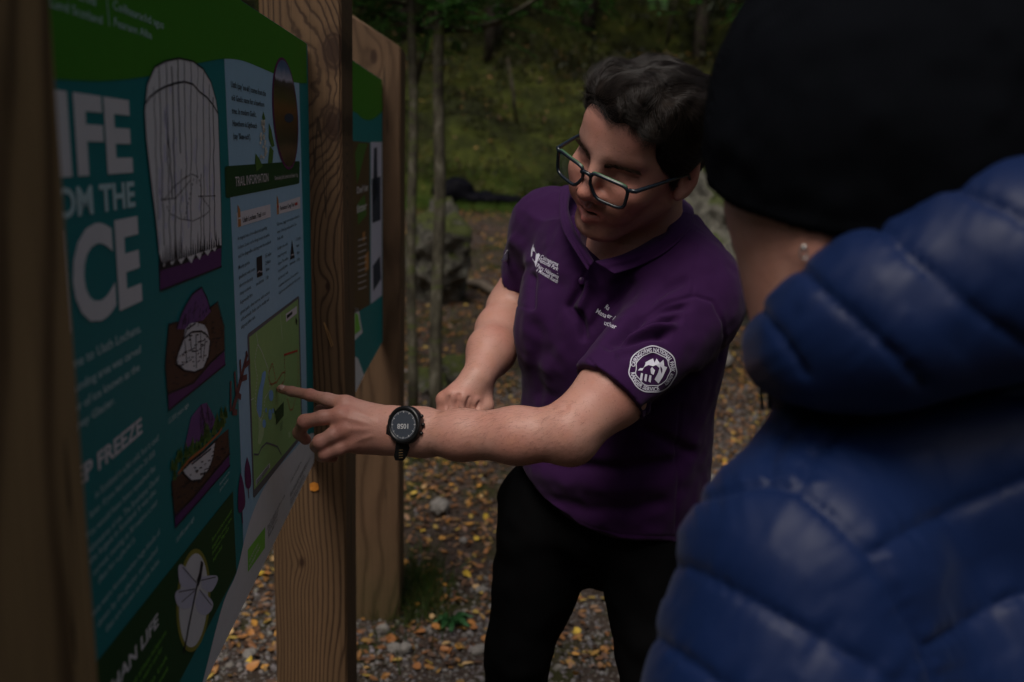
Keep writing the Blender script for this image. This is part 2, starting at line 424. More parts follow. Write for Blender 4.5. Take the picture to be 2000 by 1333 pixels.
def text(pr, full, sub, p0, p1, cap, bold=0., res=2, right=True, zfix=None):
    fr = pr.fr; a = fr.on(*p0); b = fr.on(*p1)
    vs, _ = glyphs(sub, bold, 1); wsub = vs[:, 0].max()-vs[:, 0].min()
    v, fs = glyphs(full, bold, res)
    sx = abs(b[0]-a[0])/wsub
    h = fr.on(p1[0], p1[1]-cap)[1]-b[1] if right else fr.on(p0[0], p0[1]-cap)[1]-a[1]
    sy = h/CAP
    z = b[1] if right else (a[1]+b[1])/2
    if right: x = b[0]+(v[:, 0]-v[:, 0].max())*sx
    else: x = a[0]+(v[:, 0]-v[:, 0].min())*sx
    pr.add(list(zip(x, z+v[:, 1]*sy)), fs)

def panel_mesh(u0, u1, z0, z1, r=.008, t=.006):
    V = []
    for w in (-t, 0):
        for cx, cz, a0 in ((u1-r, z1-r, 0), (u0+r, z1-r, 90), (u0+r, z0+r, 180), (u1-r, z0+r, 270)):
            for k in range(5):
                a = math.radians(a0+k*22.5); V.append((cx+r*math.cos(a), cz+r*math.sin(a), w))
    n = 20
    return mesh_py('panel', V, [tuple(range(n-1, -1, -1)), tuple(range(n, 2*n))]+[(i, (i+1) % n, n+(i+1) % n, n+i) for i in range(n)])
u_left = u_near-.01
pan = obj('panel', panel_mesh(u_left, u_edge, z_bot, z_top), pm('teal'), board, label='near printed panel with white title lettering and a trail map')
pan.matrix_world = A.mat()
P_ = lambda name, c, L: Print(A, name, c, L, pan)
Z1 = lambda x, y: (x/2, y/2)
Z5 = lambda x, y: (280+.3824*x, 540+.3826*y)
Z4 = lambda x, y: (170+.325*x, 900+.325*y)
Z6 = lambda x, y: (440+.42*x, 560+.42*y)
Z2 = lambda x, y: (440+.2475*x, 370+.2475*y)
ZA = lambda x, y: (430+.2402*x, 100+.2402*y)
Z3 = lambda x, y: (100+.3*x, 600+.3*y)
def mp(f, pts): return [f(*p) for p in pts]
def curve(pts, n=40):
    pts = np.array(pts, float); t = np.arange(len(pts)); tt = np.linspace(0, len(pts)-1, n); out = []
    for q in tt:                                # Catmull-Rom
        i = min(int(q), len(pts)-2); f = q-i; p0 = pts[max(i-1, 0)]; a = pts[i]; b = pts[i+1]; p3 = pts[min(i+2, len(pts)-1)]
        out.append(tuple(.5*((2*a)+(b-p0)*f+(2*p0-5*a+4*b-p3)*f*f+(3*a-p0-3*b+p3)*f**3)))
    return out
# light column, green band, white foot
col = P_('column_background', 'column', 1)
col.poly([(437, 100)]+[(583, 110), (584, 163), (591, 417), (598, 700), (602, 920), (560, 1000), (476, 1100), (471, 922), (456, 540), (447, 330)]).done()
gb = P_('green_band', 'green', 2)
low = curve([(60, 150), (110, 155), (160, 158), (215, 158), (290, 149), (350, 132), (400, 121), (437, 115), (470, 118), (500, 129), (530, 142), (558, 156), (580, 162), (599, 163)])
q = [A.on(*p) for p in low]; q = [(max(min(u, u_edge-.0006), u_left+.001), z) for u, z in q]
gb.add([(q[0][0], z_top-.0006)]+q+[(q[-1][0], z_top-.0006)][::1]).done()
wf = P_('white_foot', 'white', 2)
cu = curve([(616, 846), (600, 851), (566, 888), (524, 938), (495, 997), (478, 1051), (461, 1120), (434, 1183), (401, 1310), (392, 1345)])
q = [A.on(*p) for p in cu]; q = [(min(u, u_edge-.0006), max(z, z_bot+.0006)) for u, z in q]
wf.add(q+[(q[-1][0], z_bot+.0006), (u_edge-.008, z_bot+.0006), (u_edge-.0006, z_bot+.008)]).done()
dg = P_('dark_green_field', 'dark_green', 3)
dg.poly([(454, 960), (203, 1274), (150, 1340), (150, 1560), (349, 1333), (461, 1118)]).done()
# headings
t = P_('title_lettering', 'white', 4)
text(t, 'LIFE', 'FE', (150, 334), (258, 331), 127, .035, 4)
text(t, 'ICE', 'CE', (141, 590), (276, 580), 152, .035, 4)
t.done()
t = P_('title_lettering', 'text', 4); text(t, 'FROM THE', 'M THE', (150, 420), (263, 402), 46, .03, 3); t.done()
t = P_('heading_lettering', 'white', 4)
text(t, 'DEEP FREEZE', 'FREEZE', Z3(298, 1025), Z3(588, 815), 30, .03)
text(t, 'LOCHAN LIFE', 'AN LIFE', Z4(190, 1270), Z4(425, 985), 25, .03)
t.done()
t = P_('introduction_lettering', 'text', 4)
for full, sub, a, b, c in (('Welcome to Uath Lochans.', 'to Uath Lochans.', (220, 330), (580, 160), 17), ('The surrounding area was carved', 'area was carved', (300, 445), (578, 295), 15),
        ('out by a river of ice known as the', 'ice known as the', (265, 590), (570, 410), 15), ('Strathspey Glacier.', 'Glacier.', (258, 720), (408, 625), 15)):
    text(t, full, sub, Z3(*a), Z3(*b), c, .012)
t.done()
t = P_('body_lettering', 'text', 4)
for full, sub, e, s, c in (('in Scotland is a bit cold, but it used', 'Scotland is a bit cold, but it used', (308, 860), (194, 950), 13), ('later. If you had been here 20 000', 'If you had been here 20 000', (301, 890), (199, 975), 12),
        ('You would have been squashed flat', 'would have been squashed flat', (302, 918), (187, 1015), 12), ('kilometres of ice. The Strathspey Glacier', 'metres of ice. The Strathspey Glacier', (310, 936), (186, 1043), 12),
        ('the largest in Scotland. It was also', 'largest in Scotland. It was also', (303, 963), (191, 1069), 12), ('curved, moving at 30 metres a year', 'rved, moving at 30 metres a year', (306, 984), (190, 1100), 12),
        ('(fast for a glacier!).', 'fast for a glacier!).', (263, 1056), (193, 1124), 12), ('Lochans were formed when huge blocks of', 'were formed when huge blocks of', (311, 1043), (196, 1163), 12),
        ('down by the glacier, and melted', 'wn by the glacier, and melted', (306, 1077), (199, 1192), 12), ('that are known as kettle holes.', 'that are known as kettle holes.', (310, 1098), (204, 1215), 12)):
    text(t, full, sub, s, e, c, .0)
text(t, '15,000 years ago', '15,000 years ago', (328, 823), (367, 794), 10); text(t, '10,000 years ago', '10,000 years ago', (343, 1052), (378, 1015), 10)
text(t, 'Illustrations by', 'Illustrations by', (428, 946), (447, 924), 6); text(t, 'Janet Swailes', 'Janet Swailes', (428, 957), (445, 938), 6)
t.done()
t = P_('life_lettering', 'lime', 4)
for tx, s, e in (('Most of these lochans are', (250, 1315), (323, 1238)), ('shallow so watch out for', (243, 1350), (315, 1270)), ('little beetles. Look', (250, 1375), (325, 1286)), ('any movement', (270, 1383), (327, 1308)),
                 ('Rare northern emerald', (413, 1050), (451, 1001)), ('dragonflies emerge here', (413, 1069), (451, 1015)), ('between May and', (414, 1086), (445, 1035)), ('September', (415, 1100), (433, 1069))):
    text(t, tx, tx, s, e, 11 if s[0] < 300 else 7)
t.done()
t = P_('agency_lettering', 'text', 4)
text(t, 'Forestry and', 'and', (150, 3), (185, 12), 18); text(t, 'Land Scotland', 'Land Scotland', (97, 22), (198, 48), 17)
text(t, 'Coilltearachd agus', 'Coilltearachd agus', (220, 26), (318, 57), 15); text(t, 'Fearann Alba', 'Fearann Alba', (222, 56), (295, 77), 15)
t.line([(206, -10), (212, 52)], .0012); t.done()
# ice block
ice = [(280, 215), (285, 165), (300, 131), (320, 120), (347, 114), (375, 120), (395, 135), (410, 160), (420, 195), (424, 222), (427, 300), (430, 400), (431, 480)]
jag = [(424, 478), (418, 492), (412, 486), (404, 500), (396, 490), (388, 508), (380, 496), (372, 515), (362, 500), (352, 516), (344, 505), (334, 518), (326, 508), (318, 522), (312, 505), (308, 490)]
P_('ice_base', 'purple', 3).poly([(309, 515), (431, 470), (431, 521), (311, 568)]).done()
P_('ice_shadow', 'black', 4).poly([(309, 488), (430, 460), (431, 484), (400, 497), (360, 515), (310, 530)]).done()
P_('ice_block', 'ice', 5).poly(ice+jag+[(302, 430), (292, 350), (283, 270)]).done()
p = P_('ice_cracks', 'black', 6)
rr = random.Random(3)
for x0, x1, y0, y1 in ((308, 318, 125, 480), (322, 330, 118, 500), (333, 342, 130, 505), (345, 349, 116, 300), (357, 363, 120, 430), (371, 371, 118, 500), (384, 382, 128, 360), (395, 396, 140, 495), (407, 408, 165, 490), (414, 418, 190, 470), (298, 306, 170, 430), (326, 335, 260, 390), (390, 391, 340, 500), (352, 350, 330, 495)):
    n = 12; p.line([(x0+(x1-x0)*i/n+rr.uniform(-1.2, 1.2), y0+(y1-y0)*i/n) for i in range(n+1)], rr.choice([.0012, .0018, .0026]))
p.line([(280, 205), (290, 190), (305, 178), (320, 170), (340, 163), (358, 160), (375, 165), (388, 180), (402, 190), (414, 205), (424, 222)], .0018)
p.line(ice[:], .0018); p.line([(280, 215), (283, 270), (292, 350), (302, 430), (308, 490)], .0018); p.line([(311, 530), (311, 568), (431, 521), (431, 480)], .0018)
p.dash([(318, 392), (335, 368), (355, 350), (372, 340), (385, 346), (390, 365), (392, 385), (410, 410), (396, 422), (375, 432), (350, 428), (330, 418), (322, 400)], .0014, .006)
p.dash([(312, 390), (340, 388), (372, 350)], .0014, .006); p.dash([(385, 384), (420, 383)], .0014, .006); p.dash([(358, 428), (366, 395), (376, 350)], .0014, .006)
for i in range(26):
    x = 310+118*i/26; yb = 520-(x-310)*.33; p.poly([(x, yb), (x+1.6, yb-rr.uniform(18, 48)), (x+3.4, yb-2)])
p.done()
p = P_('ice_sketch', 'wing', 5)
for i in range(70):
    x = rr.uniform(296, 424); y = rr.uniform(150, 470); l_ = rr.uniform(8, 60); p.line([(x+rr.uniform(-1.5, 1.5), y+l_*k_/4) for k_ in range(5)], rr.choice([.001, .002, .004, .006]))
p.V = [(a, b, c+.00009) for a, b, c in p.V]; p.done()
# lake blocks
P_('ground_block', 'brown', 3).poly(mp(Z5, [(108, 450), (125, 245), (165, 235), (330, 165), (375, 130), (410, 260), (412, 375), (340, 440), (250, 545), (120, 603)])).poly(mp(Z5, [(140, 1048), (250, 960), (360, 840), (430, 780), (437, 905), (340, 1020), (250, 1130), (155, 1225)])).done()
P_('rock_strip', 'purple', 4).poly(mp(Z5, [(120, 600), (250, 545), (340, 440), (410, 375), (415, 450), (125, 683)])).poly(mp(Z5, [(155, 1220), (250, 1130), (340, 1020), (435, 905), (438, 965), (158, 1283)])).done()
P_('hill_shape', 'lilac', 4).poly(mp(Z5, [(163, 270), (190, 190), (215, 140), (245, 90), (265, 70), (292, 55), (300, 72), (318, 105), (342, 180), (300, 225), (260, 235), (215, 270)])).poly(mp(Z5, [(205, 880), (240, 720), (290, 655), (320, 645), (345, 690), (372, 750), (300, 830)])).done()
P_('lake_shape', 'ice', 5).poly(mp(Z5, [(160, 445), (172, 390), (200, 320), (210, 270), (235, 240), (265, 235), (310, 250), (322, 275), (336, 330), (326, 410), (300, 470), (255, 490), (205, 482)])).poly(mp(Z5, [(195, 995), (240, 945), (300, 900), (362, 842), (352, 920), (330, 985), (285, 1040), (240, 1045), (208, 1015)])).done()
p = P_('woodland_shape', 'leaf', 6)
for i in range(70):
    t_ = rr.random(); x = 140+280*t_; y = 1030-300*t_+rr.uniform(-70, 25)*(1-.3*t_); 
    if t_ > .45 and t_ < .8 and y < 760: y += 80
    h = rr.uniform(35, 60); p.poly(mp(Z5, [(x-9, y), (x, y-h), (x+9, y), (x, y+6)]))
p.done()
p = P_('ink_lines', 'black', 7)
for pts in ([(108, 450), (125, 245), (165, 235)], [(330, 165), (375, 130), (410, 260), (412, 375), (415, 450), (125, 683), (120, 600), (108, 450)], [(120, 600), (250, 545), (340, 440), (410, 375)], [(163, 270), (190, 190), (215, 140), (245, 90), (292, 55), (318, 105), (342, 180)],
            [(160, 445), (172, 390), (200, 320), (240, 285), (290, 280), (320, 300), (336, 330), (326, 410), (300, 470), (255, 490), (205, 482), (160, 445)], [(230, 290), (240, 380)], [(285, 285), (290, 420)], [(262, 300), (265, 470)], [(310, 330), (300, 420)], [(205, 330), (215, 440)], [(200, 320), (215, 270), (260, 240)],
            [(140, 1048), (155, 1225), (158, 1283), (438, 965), (437, 905), (430, 780)], [(155, 1225), (250, 1130), (340, 1020), (437, 905)], [(195, 995), (208, 1015), (240, 1045), (285, 1040), (330, 985), (352, 920)], [(190, 990), (240, 945), (300, 900), (375, 830)], [(240, 960), (340, 880)], [(225, 950), (290, 905)],
            [(290, 655), (305, 740), (290, 820)], [(320, 650), (330, 740)]):
    p.line(mp(Z5, pts), .0018)
for i in range(46):                             # hatching on the hills
    t_ = rr.random(); x = 185+135*t_; y = 245-rr.random()*170*(1-abs(t_-.72)*1.2); p.line(mp(Z5, [(x, y), (x-4, y+rr.uniform(10, 34))]), .0010)
    x = 285+65*rr.random(); y = rr.uniform(670, 780); p.line(mp(Z5, [(x, y), (x-3, y+rr.uniform(10, 30))]), .0010)
for i in range(60):
    x = rr.uniform(115, 400); y = 560-(x-115)*.6+rr.uniform(-130, 20); p.line(mp(Z5, [(x, y), (x+rr.uniform(4, 18), y+rr.uniform(-10, 2))]), .0009)
    x = rr.uniform(160, 420); y = 1150-(x-160)*.95+rr.uniform(-60, 40); p.line(mp(Z5, [(x, y), (x+rr.uniform(4, 18), y+rr.uniform(-10, 2))]), .0009)
for i in range(40):
    x = rr.uniform(115, 395); y = 520-(x-115)*.5+rr.uniform(-170, -20) if i % 2 else 1170-(x-115)*1.0+rr.uniform(-60, 40); p.line(mp(Z5, [(x, y), (x+rr.uniform(6, 16), y-4)]), .0012)
p.done()
P_('shore_line', 'orange', 7).line(mp(Z5, [(170, 1010), (230, 935), (300, 880), (380, 800), (395, 775)]), .003).done()
# dragonfly
P_('oval_ring', 'olive', 5).oval(376, 1173, 33, 101, .06).done()
P_('oval_field', 'ice', 6).oval(376, 1173, 28, 92, .06).done()
P_('dragonfly_wings', 'wing', 7).poly(curve(mp(Z4, [(650, 740), (590, 650), (555, 623), (540, 650), (548, 730), (575, 765), (645, 765)]), 24)).poly(curve(mp(Z4, [(645, 770), (580, 770), (530, 785), (522, 830), (545, 880), (600, 890), (640, 850)]), 24)).poly(curve(mp(Z4, [(680, 700), (740, 690), (775, 695), (775, 730), (735, 790), (680, 765)]), 24)).poly(curve(mp(Z4, [(668, 775), (720, 815), (750, 855), (740, 900), (700, 930), (655, 905), (642, 850)]), 24)).done()
p = P_('dragonfly_body', 'black', 8); p.line(mp(Z4, [(684, 608), (672, 690), (655, 740)]), .010).line(mp(Z4, [(655, 740), (630, 860), (600, 1010), (572, 1160)]), .0045)
for a, b in (((650, 735), (565, 640)), ((650, 770), (540, 790)), ((675, 720), (765, 700)), ((668, 775), (740, 870)), ((640, 780), (560, 850))): p.line(mp(Z4, [a, b]), .0009)
p.done()
# column contents
P_('trail_bar', 'dark_green', 3).poly([(441, 325), (583, 315), (585, 317), (584, 357), (582, 359), (443, 387), (440, 384), (438, 328)]).done()
t = P_('trail_lettering', 'pale', 4); text(t, 'TRAIL INFORMATION', 'TRAIL INFORMATION', ZA(120, 1100), ZA(388, 1063), 19, .0, 3, right=False)
text(t, 'Overlooking Uath Lochans from Farleitter Crag', 'Overlooking Uath Lochans from Farleitter Crag', ZA(440, 1045), ZA(628, 1024), 8, right=False); t.done()
P_('photo_ring', 'plum', 5).oval(556, 222, 24.5, 110, -.07).done()
pho = P_('photo_field', 'rust', 6).oval(556.5, 222, 22.5, 105, -.07).done()
k = NM('photo_print', .4, .35); v = k.noise(k.mapping((3, 1, 1)), 14, 5)
sep = k.n('SeparateXYZ'); k.l(k.tc.outputs['Object'], sep.inputs[0]); zc = A.on(556, 222)[1]; zr = A.on(556, 118)[1]-zc
hh = k.math('MULTIPLY_ADD', k.math('DIVIDE', k.math('SUBTRACT', sep.outputs[1], zc), zr), .5, .5); hh = k.math('ADD', hh, k.math('MULTIPLY', k.math('SUBTRACT', v, .5), .12))
k.color(k.ramp(hh, [(0, (.02, .01, .006)), (.15, (.12, .06, .03)), (.25, (.02, .015, .01)), (.45, (.1, .04, .01)), (.55, (.16, .06, .015)), (.65, (.05, .05, .012)), (.74, (.012, .01, .01)), (.79, (.03, .03, .05)), (.82, (.45, .47, .6)), (.92, (.06, .16, .32)), (1, (.03, .1, .24))])); pho.data.materials[0] = k.m
P_('photo_lochan', 'night', 7).oval(563, 231, 9, 9).done()
p = P_('blossom', 'cream', 6)
for i in range(34):
    a = rr.random(); x = 512+rr.uniform(-6-3*a, 7+2*a)*(.35+.65*a); y = 235+75*a; p.oval(x, y, 2.2, 3.2, 0, 7)
p.done()
P_('blossom_leaves', 'leaf', 5).poly([(498, 300), (505, 310), (512, 325), (500, 335), (497, 318)]).poly([(524, 240), (529, 255), (535, 285), (530, 288), (524, 270)]).poly([(526, 285), (533, 295), (531, 318), (522, 320)]).poly([(513, 218), (517, 232), (513, 240), (511, 230)]).done()
t = P_('serif_lettering', 'black', 4)
for tx, a, b, c in (("Uath (say 'oo-ah') comes from the", (85, 300), (368, 362), 12), ('old Gaelic name for a hawthorn', (88, 405), (355, 450), 11), ('tree. In modern Gaelic,', (92, 510), (290, 533), 11), ('Hawthorn is Sgitheach', (97, 612), (295, 625), 11), ("(say 'Skee-ach').", (102, 715), (245, 718), 11)):
    text(t, tx, tx, ZA(*a), ZA(*b), c, .012, right=False)
t.done()
P_('trail_label', 'ice', 3).poly(mp(Z2, [(85, 185), (353, 118), (356, 220), (92, 300)])).poly(mp(Z2, [(400, 118), (588, 57), (590, 150), (403, 200)])).done()
P_('waymark_post', 'tan', 4).poly(mp(Z2, [(93, 120), (113, 160), (120, 292), (98, 298)])).poly(mp(Z2, [(403, 48), (416, 85), (420, 195), (405, 200)])).done()
P_('waymark_band', 'white', 5).poly(mp(Z2, [(97, 225), (117, 220), (118, 232), (98, 238)])).done()
P_('trail_ink', 'red', 5).poly(mp(Z2, [(545, 108), (565, 100), (566, 122), (546, 130)])).poly(mp(Z2, [(405, 130), (417, 126), (418, 145), (406, 148)])).done()
t = P_('trail_lettering', 'black', 5)
text(t, 'Uath Lochans Trail', 'Uath Lochans Trail', Z2(133, 258), Z2(278, 222), 10, .012, right=False)
text(t, 'Farleitter Crag Trail', 'Farleitter Crag Trail', Z2(430, 165), Z2(540, 134), 8, .012, right=False)
text(t, 'OOO', 'OOO', Z2(287, 210), Z2(313, 203), 6, right=False); t.done()
t = P_('small_lettering', 'black', 5)
for tx, a, b in (('A magical mix of woodland and sparkling', (92, 400), (325, 318)), ('lochans. Look out for frogs beside the paths,', (95, 470), (345, 372)), ('and for dragonflies darting over the wetlands', (97, 538), (355, 430)), ('Mostly gentle', (100, 628), (187, 592)),
        ('gradients with some', (103, 708), (230, 638)), ('short moderately', (107, 770), (213, 718)), ('steep sections.', (110, 838), (200, 782)), ('A generally firm', (112, 905), (210, 845)), ('gravel path, often narrow, with sections', (115, 980), (345, 828)),
        ('of boardwalk. Paths can be muddy and', (118, 1035), (340, 888)), ('slippery after rain.', (120, 1100), (233, 1020)), ('moderate', (240, 760), (300, 730)), ('1.5 miles', (312, 540), (358, 520)), ('2.4 kms', (313, 597), (353, 578)), ('Allow', (315, 652), (343, 638)), ('1 hr', (317, 715), (338, 705)),
        ('Tall trees, craggy rock outcrops and superb', (402, 290), (578, 222)), ('views of the Spey valley and the Glen', (404, 345), (557, 288)), ('Feshie hills.', (405, 403), (455, 383)), ('A hilly route, with', (408, 480), (487, 440)), ('many long steep', (410, 540), (480, 502)),
        ('slopes. The surface', (412, 598), (493, 552)), ('is generally firm', (413, 655), (485, 612)), ('and smooth, with', (414, 712), (490, 668)), ('occasional uneven and loose sections.', (416, 770), (572, 668)), ('Can be wet and muddy after rain in places.', (418, 825), (590, 708)), ('strenuous', (505, 598), (548, 578)),
        ('2.5 miles', (556, 408), (592, 390)), ('4 kms', (558, 460), (580, 450)), ('Allow', (560, 515), (582, 505)), ('1.5 hrs', (561, 570), (586, 558))):
    text(t, tx, tx, Z2(*a), Z2(*b), 7.5 if a[0] < 390 else 6, .004, 1, right=False)
t.poly(mp(Z2, [(242, 540), (284, 521), (289, 680), (247, 698)])).poly(mp(Z2, [(522, 398), (543, 540), (508, 556)]))
t.done(label='small black print under the two trail headings')
P_('symbol_path', 'white', 6).dash(mp(Z2, [(248, 660), (262, 645), (275, 652), (289, 645)]), .002, .005).dash(mp(Z2, [(512, 528), (522, 515), (530, 520), (540, 505)]), .002, .005).done()
# map
P_('map_frame', 'grey', 3).poly(mp(Z6, [(106, 218), (338, 44), (342, 50), (358, 690), (354, 700), (134, 982), (128, 978), (101, 230)])).done()
P_('map_field', 'map_green', 4).poly(mp(Z6, [(109, 236), (336, 58), (352, 685), (132, 945)])).done()
P_('map_meadow', 'pale_map', 5).poly(mp(Z6, [(150, 600), (180, 630), (175, 690), (160, 735), (148, 730), (152, 670)])).poly(mp(Z6, [(290, 680), (300, 672), (302, 700), (292, 706)])).done()
p = P_('map_lochans', 'lake', 6); p.poly(curve(mp(Z6, [(178, 392), (185, 400), (180, 440), (172, 480), (168, 540), (163, 600), (152, 605), (143, 560), (148, 500), (163, 440), (168, 405)]), 30))
for x, y, a, b in ((210, 507, 10, 26), (205, 595, 8, 25), (177, 638, 8, 20), (218, 578, 5, 12), (186, 575, 4, 12)): cx, cy = Z6(x, y); p.oval(cx, cy, a*.42, b*.42)
p.done()
p = P_('map_paths', 'white', 6); p.dash(mp(Z6, [(148, 270), (140, 300), (133, 350), (145, 420), (135, 520), (140, 570), (160, 625), (175, 590), (180, 520), (205, 480), (200, 430), (195, 380), (165, 300), (148, 270)]), .0018, .005)
p.line(mp(Z6, [(140, 215), (150, 275)]), .001).line(mp(Z6, [(252, 130), (262, 245)]), .001).line(mp(Z6, [(128, 520), (115, 528)]), .001); p.poly(mp(Z6, [(278, 128), (330, 90), (330, 125), (280, 165)])).poly(mp(Z6, [(138, 900), (203, 820), (205, 840), (138, 928)])).done()
P_('map_paths', 'red', 7).dash(mp(Z6, [(200, 395), (215, 355), (222, 390), (232, 445), (215, 455), (200, 450)]), .0022, .006).dash(mp(Z6, [(232, 450), (262, 400), (275, 400), (270, 440), (255, 460)]), .0022, .006).dash(mp(Z6, [(270, 318), (275, 400)]), .0022, .006).dash(mp(Z6, [(332, 300), (337, 400), (330, 500), (310, 570), (298, 575), (285, 520)]), .0022, .006).line(mp(Z6, [(270, 318), (333, 298)]), .003).dash(mp(Z6, [(200, 395), (198, 430), (212, 460)]), .0022, .006).done()
P_('map_road', 'grey', 6).line(mp(Z6, [(129, 780), (150, 782), (165, 750), (188, 727), (215, 735), (240, 745), (257, 782)]), .0025).done()
P_('map_caption', 'dark_green', 7).poly(mp(Z6, [(230, 580), (268, 535), (268, 600), (232, 645), (232, 610), (220, 560)])).done()
p = P_('map_ink', 'black', 7); p.poly(mp(Z6, [(282, 135), (308, 115), (308, 128), (284, 150)])).poly(mp(Z6, [(324, 140), (332, 160), (330, 180), (324, 165)]))
for i in range(70):
    x = rr.uniform(120, 340); y = rr.uniform(300, 700)+(230-x)*.75; p.line(mp(Z6, [(x, y), (x, y+7)]), .0006) if 240 < y+(x-110)*.75 < 900 else None
for i in range(4): p.line(mp(Z6, [(140, 905+i*6), (200, 828+i*5)]), .0008); p.line(mp(Z6, [(252, 640+i*10), (264, 626+i*10)]), .0007)
p.done()
p = P_('bracken_emblem', 'bracken', 5)
for a, b, w_ in (((30, 585), (70, 430), .011), ((70, 430), (100, 310), .009), ((22, 580), (22, 440), .007), ((30, 585), (52, 585), .007), ((48, 510), (40, 395), .007), ((50, 500), (70, 515), .007), ((70, 440), (66, 340), .007), ((72, 430), (98, 420), .007), ((88, 370), (112, 345), .007), ((95, 330), (95, 300), .006)):
    p.line(mp(Z6, [a, b]), w_)
p.done()
p = P_('tree_emblem', 'plum', 5); p.poly(curve(mp(Z6, [(98, 792), (88, 850), (92, 925), (108, 940), (118, 910), (112, 840), (98, 792)]), 20)).line(mp(Z6, [(104, 930), (106, 985)]), .003)
p.poly(curve(mp(Z6, [(68, 865), (58, 940), (57, 1040), (72, 1048), (90, 1010), (82, 920), (68, 865)]), 20)).line(mp(Z6, [(75, 1040), (77, 1102)]), .004).done()
# foot of the panel
P_('foot_logo', 'lime', 4).poly(mp(Z6, [(102, 1225), (183, 1118), (182, 1215), (103, 1328)])).done()
t = P_('foot_lettering', 'pale', 5); text(t, 'SCOTTISH', 'SCOTTISH', Z6(108, 1262), Z6(150, 1205), 6, .01); text(t, 'FORESTRY', 'FORESTRY', Z6(108, 1285), Z6(160, 1215), 6, .01); t.done()
t = P_('foot_lettering', 'grey', 4)
for tx, a, b in (("Stay Scotland's outdoor code", (193, 1115), (275, 975)), ('Care for the trees', (195, 1128), (245, 1045)), ('and wildlife here', (196, 1142), (243, 1062)), ('Keep dogs close', (198, 1155), (240, 1085)), ('Leave no trace', (198, 1168), (225, 1120)),
                 ('Contact us about this site', (300, 915), (352, 820)), ('Enquiries and information', (300, 932), (375, 830)), ('For visitors with questions', (300, 950), (395, 800)), ('Telephone and address', (300, 968), (365, 880)), ('More details online here', (302, 995), (370, 885))):
    text(t, tx, tx, Z6(*a), Z6(*b), 6, .0, 1)
t.done()
# dead pine needle pair and orange leaf caught on the middle post
# ---- second panel
pan2 = obj('panel', panel_mesh(-.74, -.001, z2b, z2t), pm('teal'), board, label='far printed panel seen between the middle and the furthest post')
pan2.matrix_world = B2.mat()
Q_ = lambda name, c, L: Print(B2, name, c, L, pan2)
q = [B2.on(*p) for p in curve([(660, 205), (693, 219), (708, 232), (722, 235), (735, 229), (747, 217)], 20)]; q = [(min(u, -.0016), z) for u, z in q]
Q_('green_band', 'green', 1).add([(q[0][0], z2t-.001)]+q+[(-.0016, z2t-.001)]).done()
Q_('photo_print', 'rust', 1).poly([(680, 275), (722, 279), (722, 596), (680, 620)]).done()
Q_('photo_print', 'leaf', 2).poly([(693, 300), (700, 280), (718, 281), (712, 300), (697, 360)]).poly([(697, 400), (712, 380), (716, 420), (699, 440)]).done()
Q_('photo_print', 'tan', 2).poly([(712, 500), (720, 490), (720, 525), (713, 532)]).poly([(708, 455), (713, 452), (712, 470), (708, 472)]).done()
Q_('photo_print', 'wing', 1).poly([(724, 278), (746, 278), (746, 577), (724, 594)]).done()
p = Q_('photo_print', 'night', 2).poly([(730, 290), (736, 288), (738, 380), (728, 400)]).poly([(726, 350), (743, 345), (743, 430), (727, 436)]).poly([(728, 520), (742, 500), (744, 545), (729, 570)]).done()
t = Q_('photo_lettering', 'pale', 3); text(t, 'Don\'t let', 'Don\'t let', (697, 384), (718, 372), 12, .02); text(t, 'litter', 'litter', (697, 418), (716, 408), 14, .02)
for i in range(9): t.line([(699, 470+i*12), (715, 464+i*12)], .0018)
t.done()
Q_('foot_label', 'white', 1).poly([(690, 600), (700, 603), (708, 650), (690, 668)]).poly([(690, 695), (699, 700), (711, 733), (690, 775)]).done()
Q_('foot_label', 'lime', 2).poly([(693, 612), (699, 614), (704, 645), (693, 654)]).done()
# ------------------------------------------------------------------ people
def skin_mat():
    k = NM('skin', .47, .38); a = k.n('Attribute', attribute_name='Col').outputs['Color']
    n1 = k.noise(k.mapping(), 16, 3); n2 = k.noise(k.mapping(), 55, 2); n3 = k.noise(k.mapping(), 330, 1)
    c = k.mix(k.math('MULTIPLY', k.ramp(n1, [(.38, (0, 0, 0)), (.68, (1, 1, 1))]), .5), a, (.44, .16, .12))
    c = k.mix(k.math('MULTIPLY', k.ramp(n2, [(.45, (0, 0, 0)), (.8, (1, 1, 1))]), .25), c, (.5, .24, .13))
    fr = k.ramp(k.noise(k.mapping(), 420, 1, .4), [(.66, (0, 0, 0)), (.74, (1, 1, 1))]); c = k.mix(k.math('MULTIPLY', fr, .33), c, (.17, .06, .03))
    k.color(c); k.b.inputs['Subsurface Weight'].default_value = .05; k.b.inputs['Subsurface Radius'].default_value = (.008, .003, .0015); k.b.inputs['Subsurface Scale'].default_value = .6
    vor = k.n('TexVoronoi', feature='DISTANCE_TO_EDGE'); k.l(k.mapping(), vor.inputs['Vector']); vor.inputs['Scale'].default_value = 620
    k.bump(k.math('ADD', k.math('MULTIPLY', vor.outputs['Distance'], .5), k.math('ADD', k.math('MULTIPLY', n3, .8), k.math('MULTIPLY', n2, .9))), .26, .0014)
    return k.m
SKIN = skin_mat()
def cloth(name, c, rough=.85, weave=900, sheen=.25, spec=.2, var=.35):
    if max(c) < .02: sheen = 0; spec = .04
    k = NM(name, rough, spec); n = k.noise(k.mapping(), 9, 4)
    k.color(k.mix(k.math('MULTIPLY', n, var), c, tuple(x*.5 for x in c)))
    k.b.inputs['Sheen Weight'].default_value = sheen; k.b.inputs['Sheen Roughness'].default_value = .5
    w = k.noise(k.mapping(), weave, 2); k.bump(w, .25, .0008); return k.m
def cmesh(name, v, q, normals_ok=True):
    me = mesh_from(name, c2w(v), q); smooth(me); return me
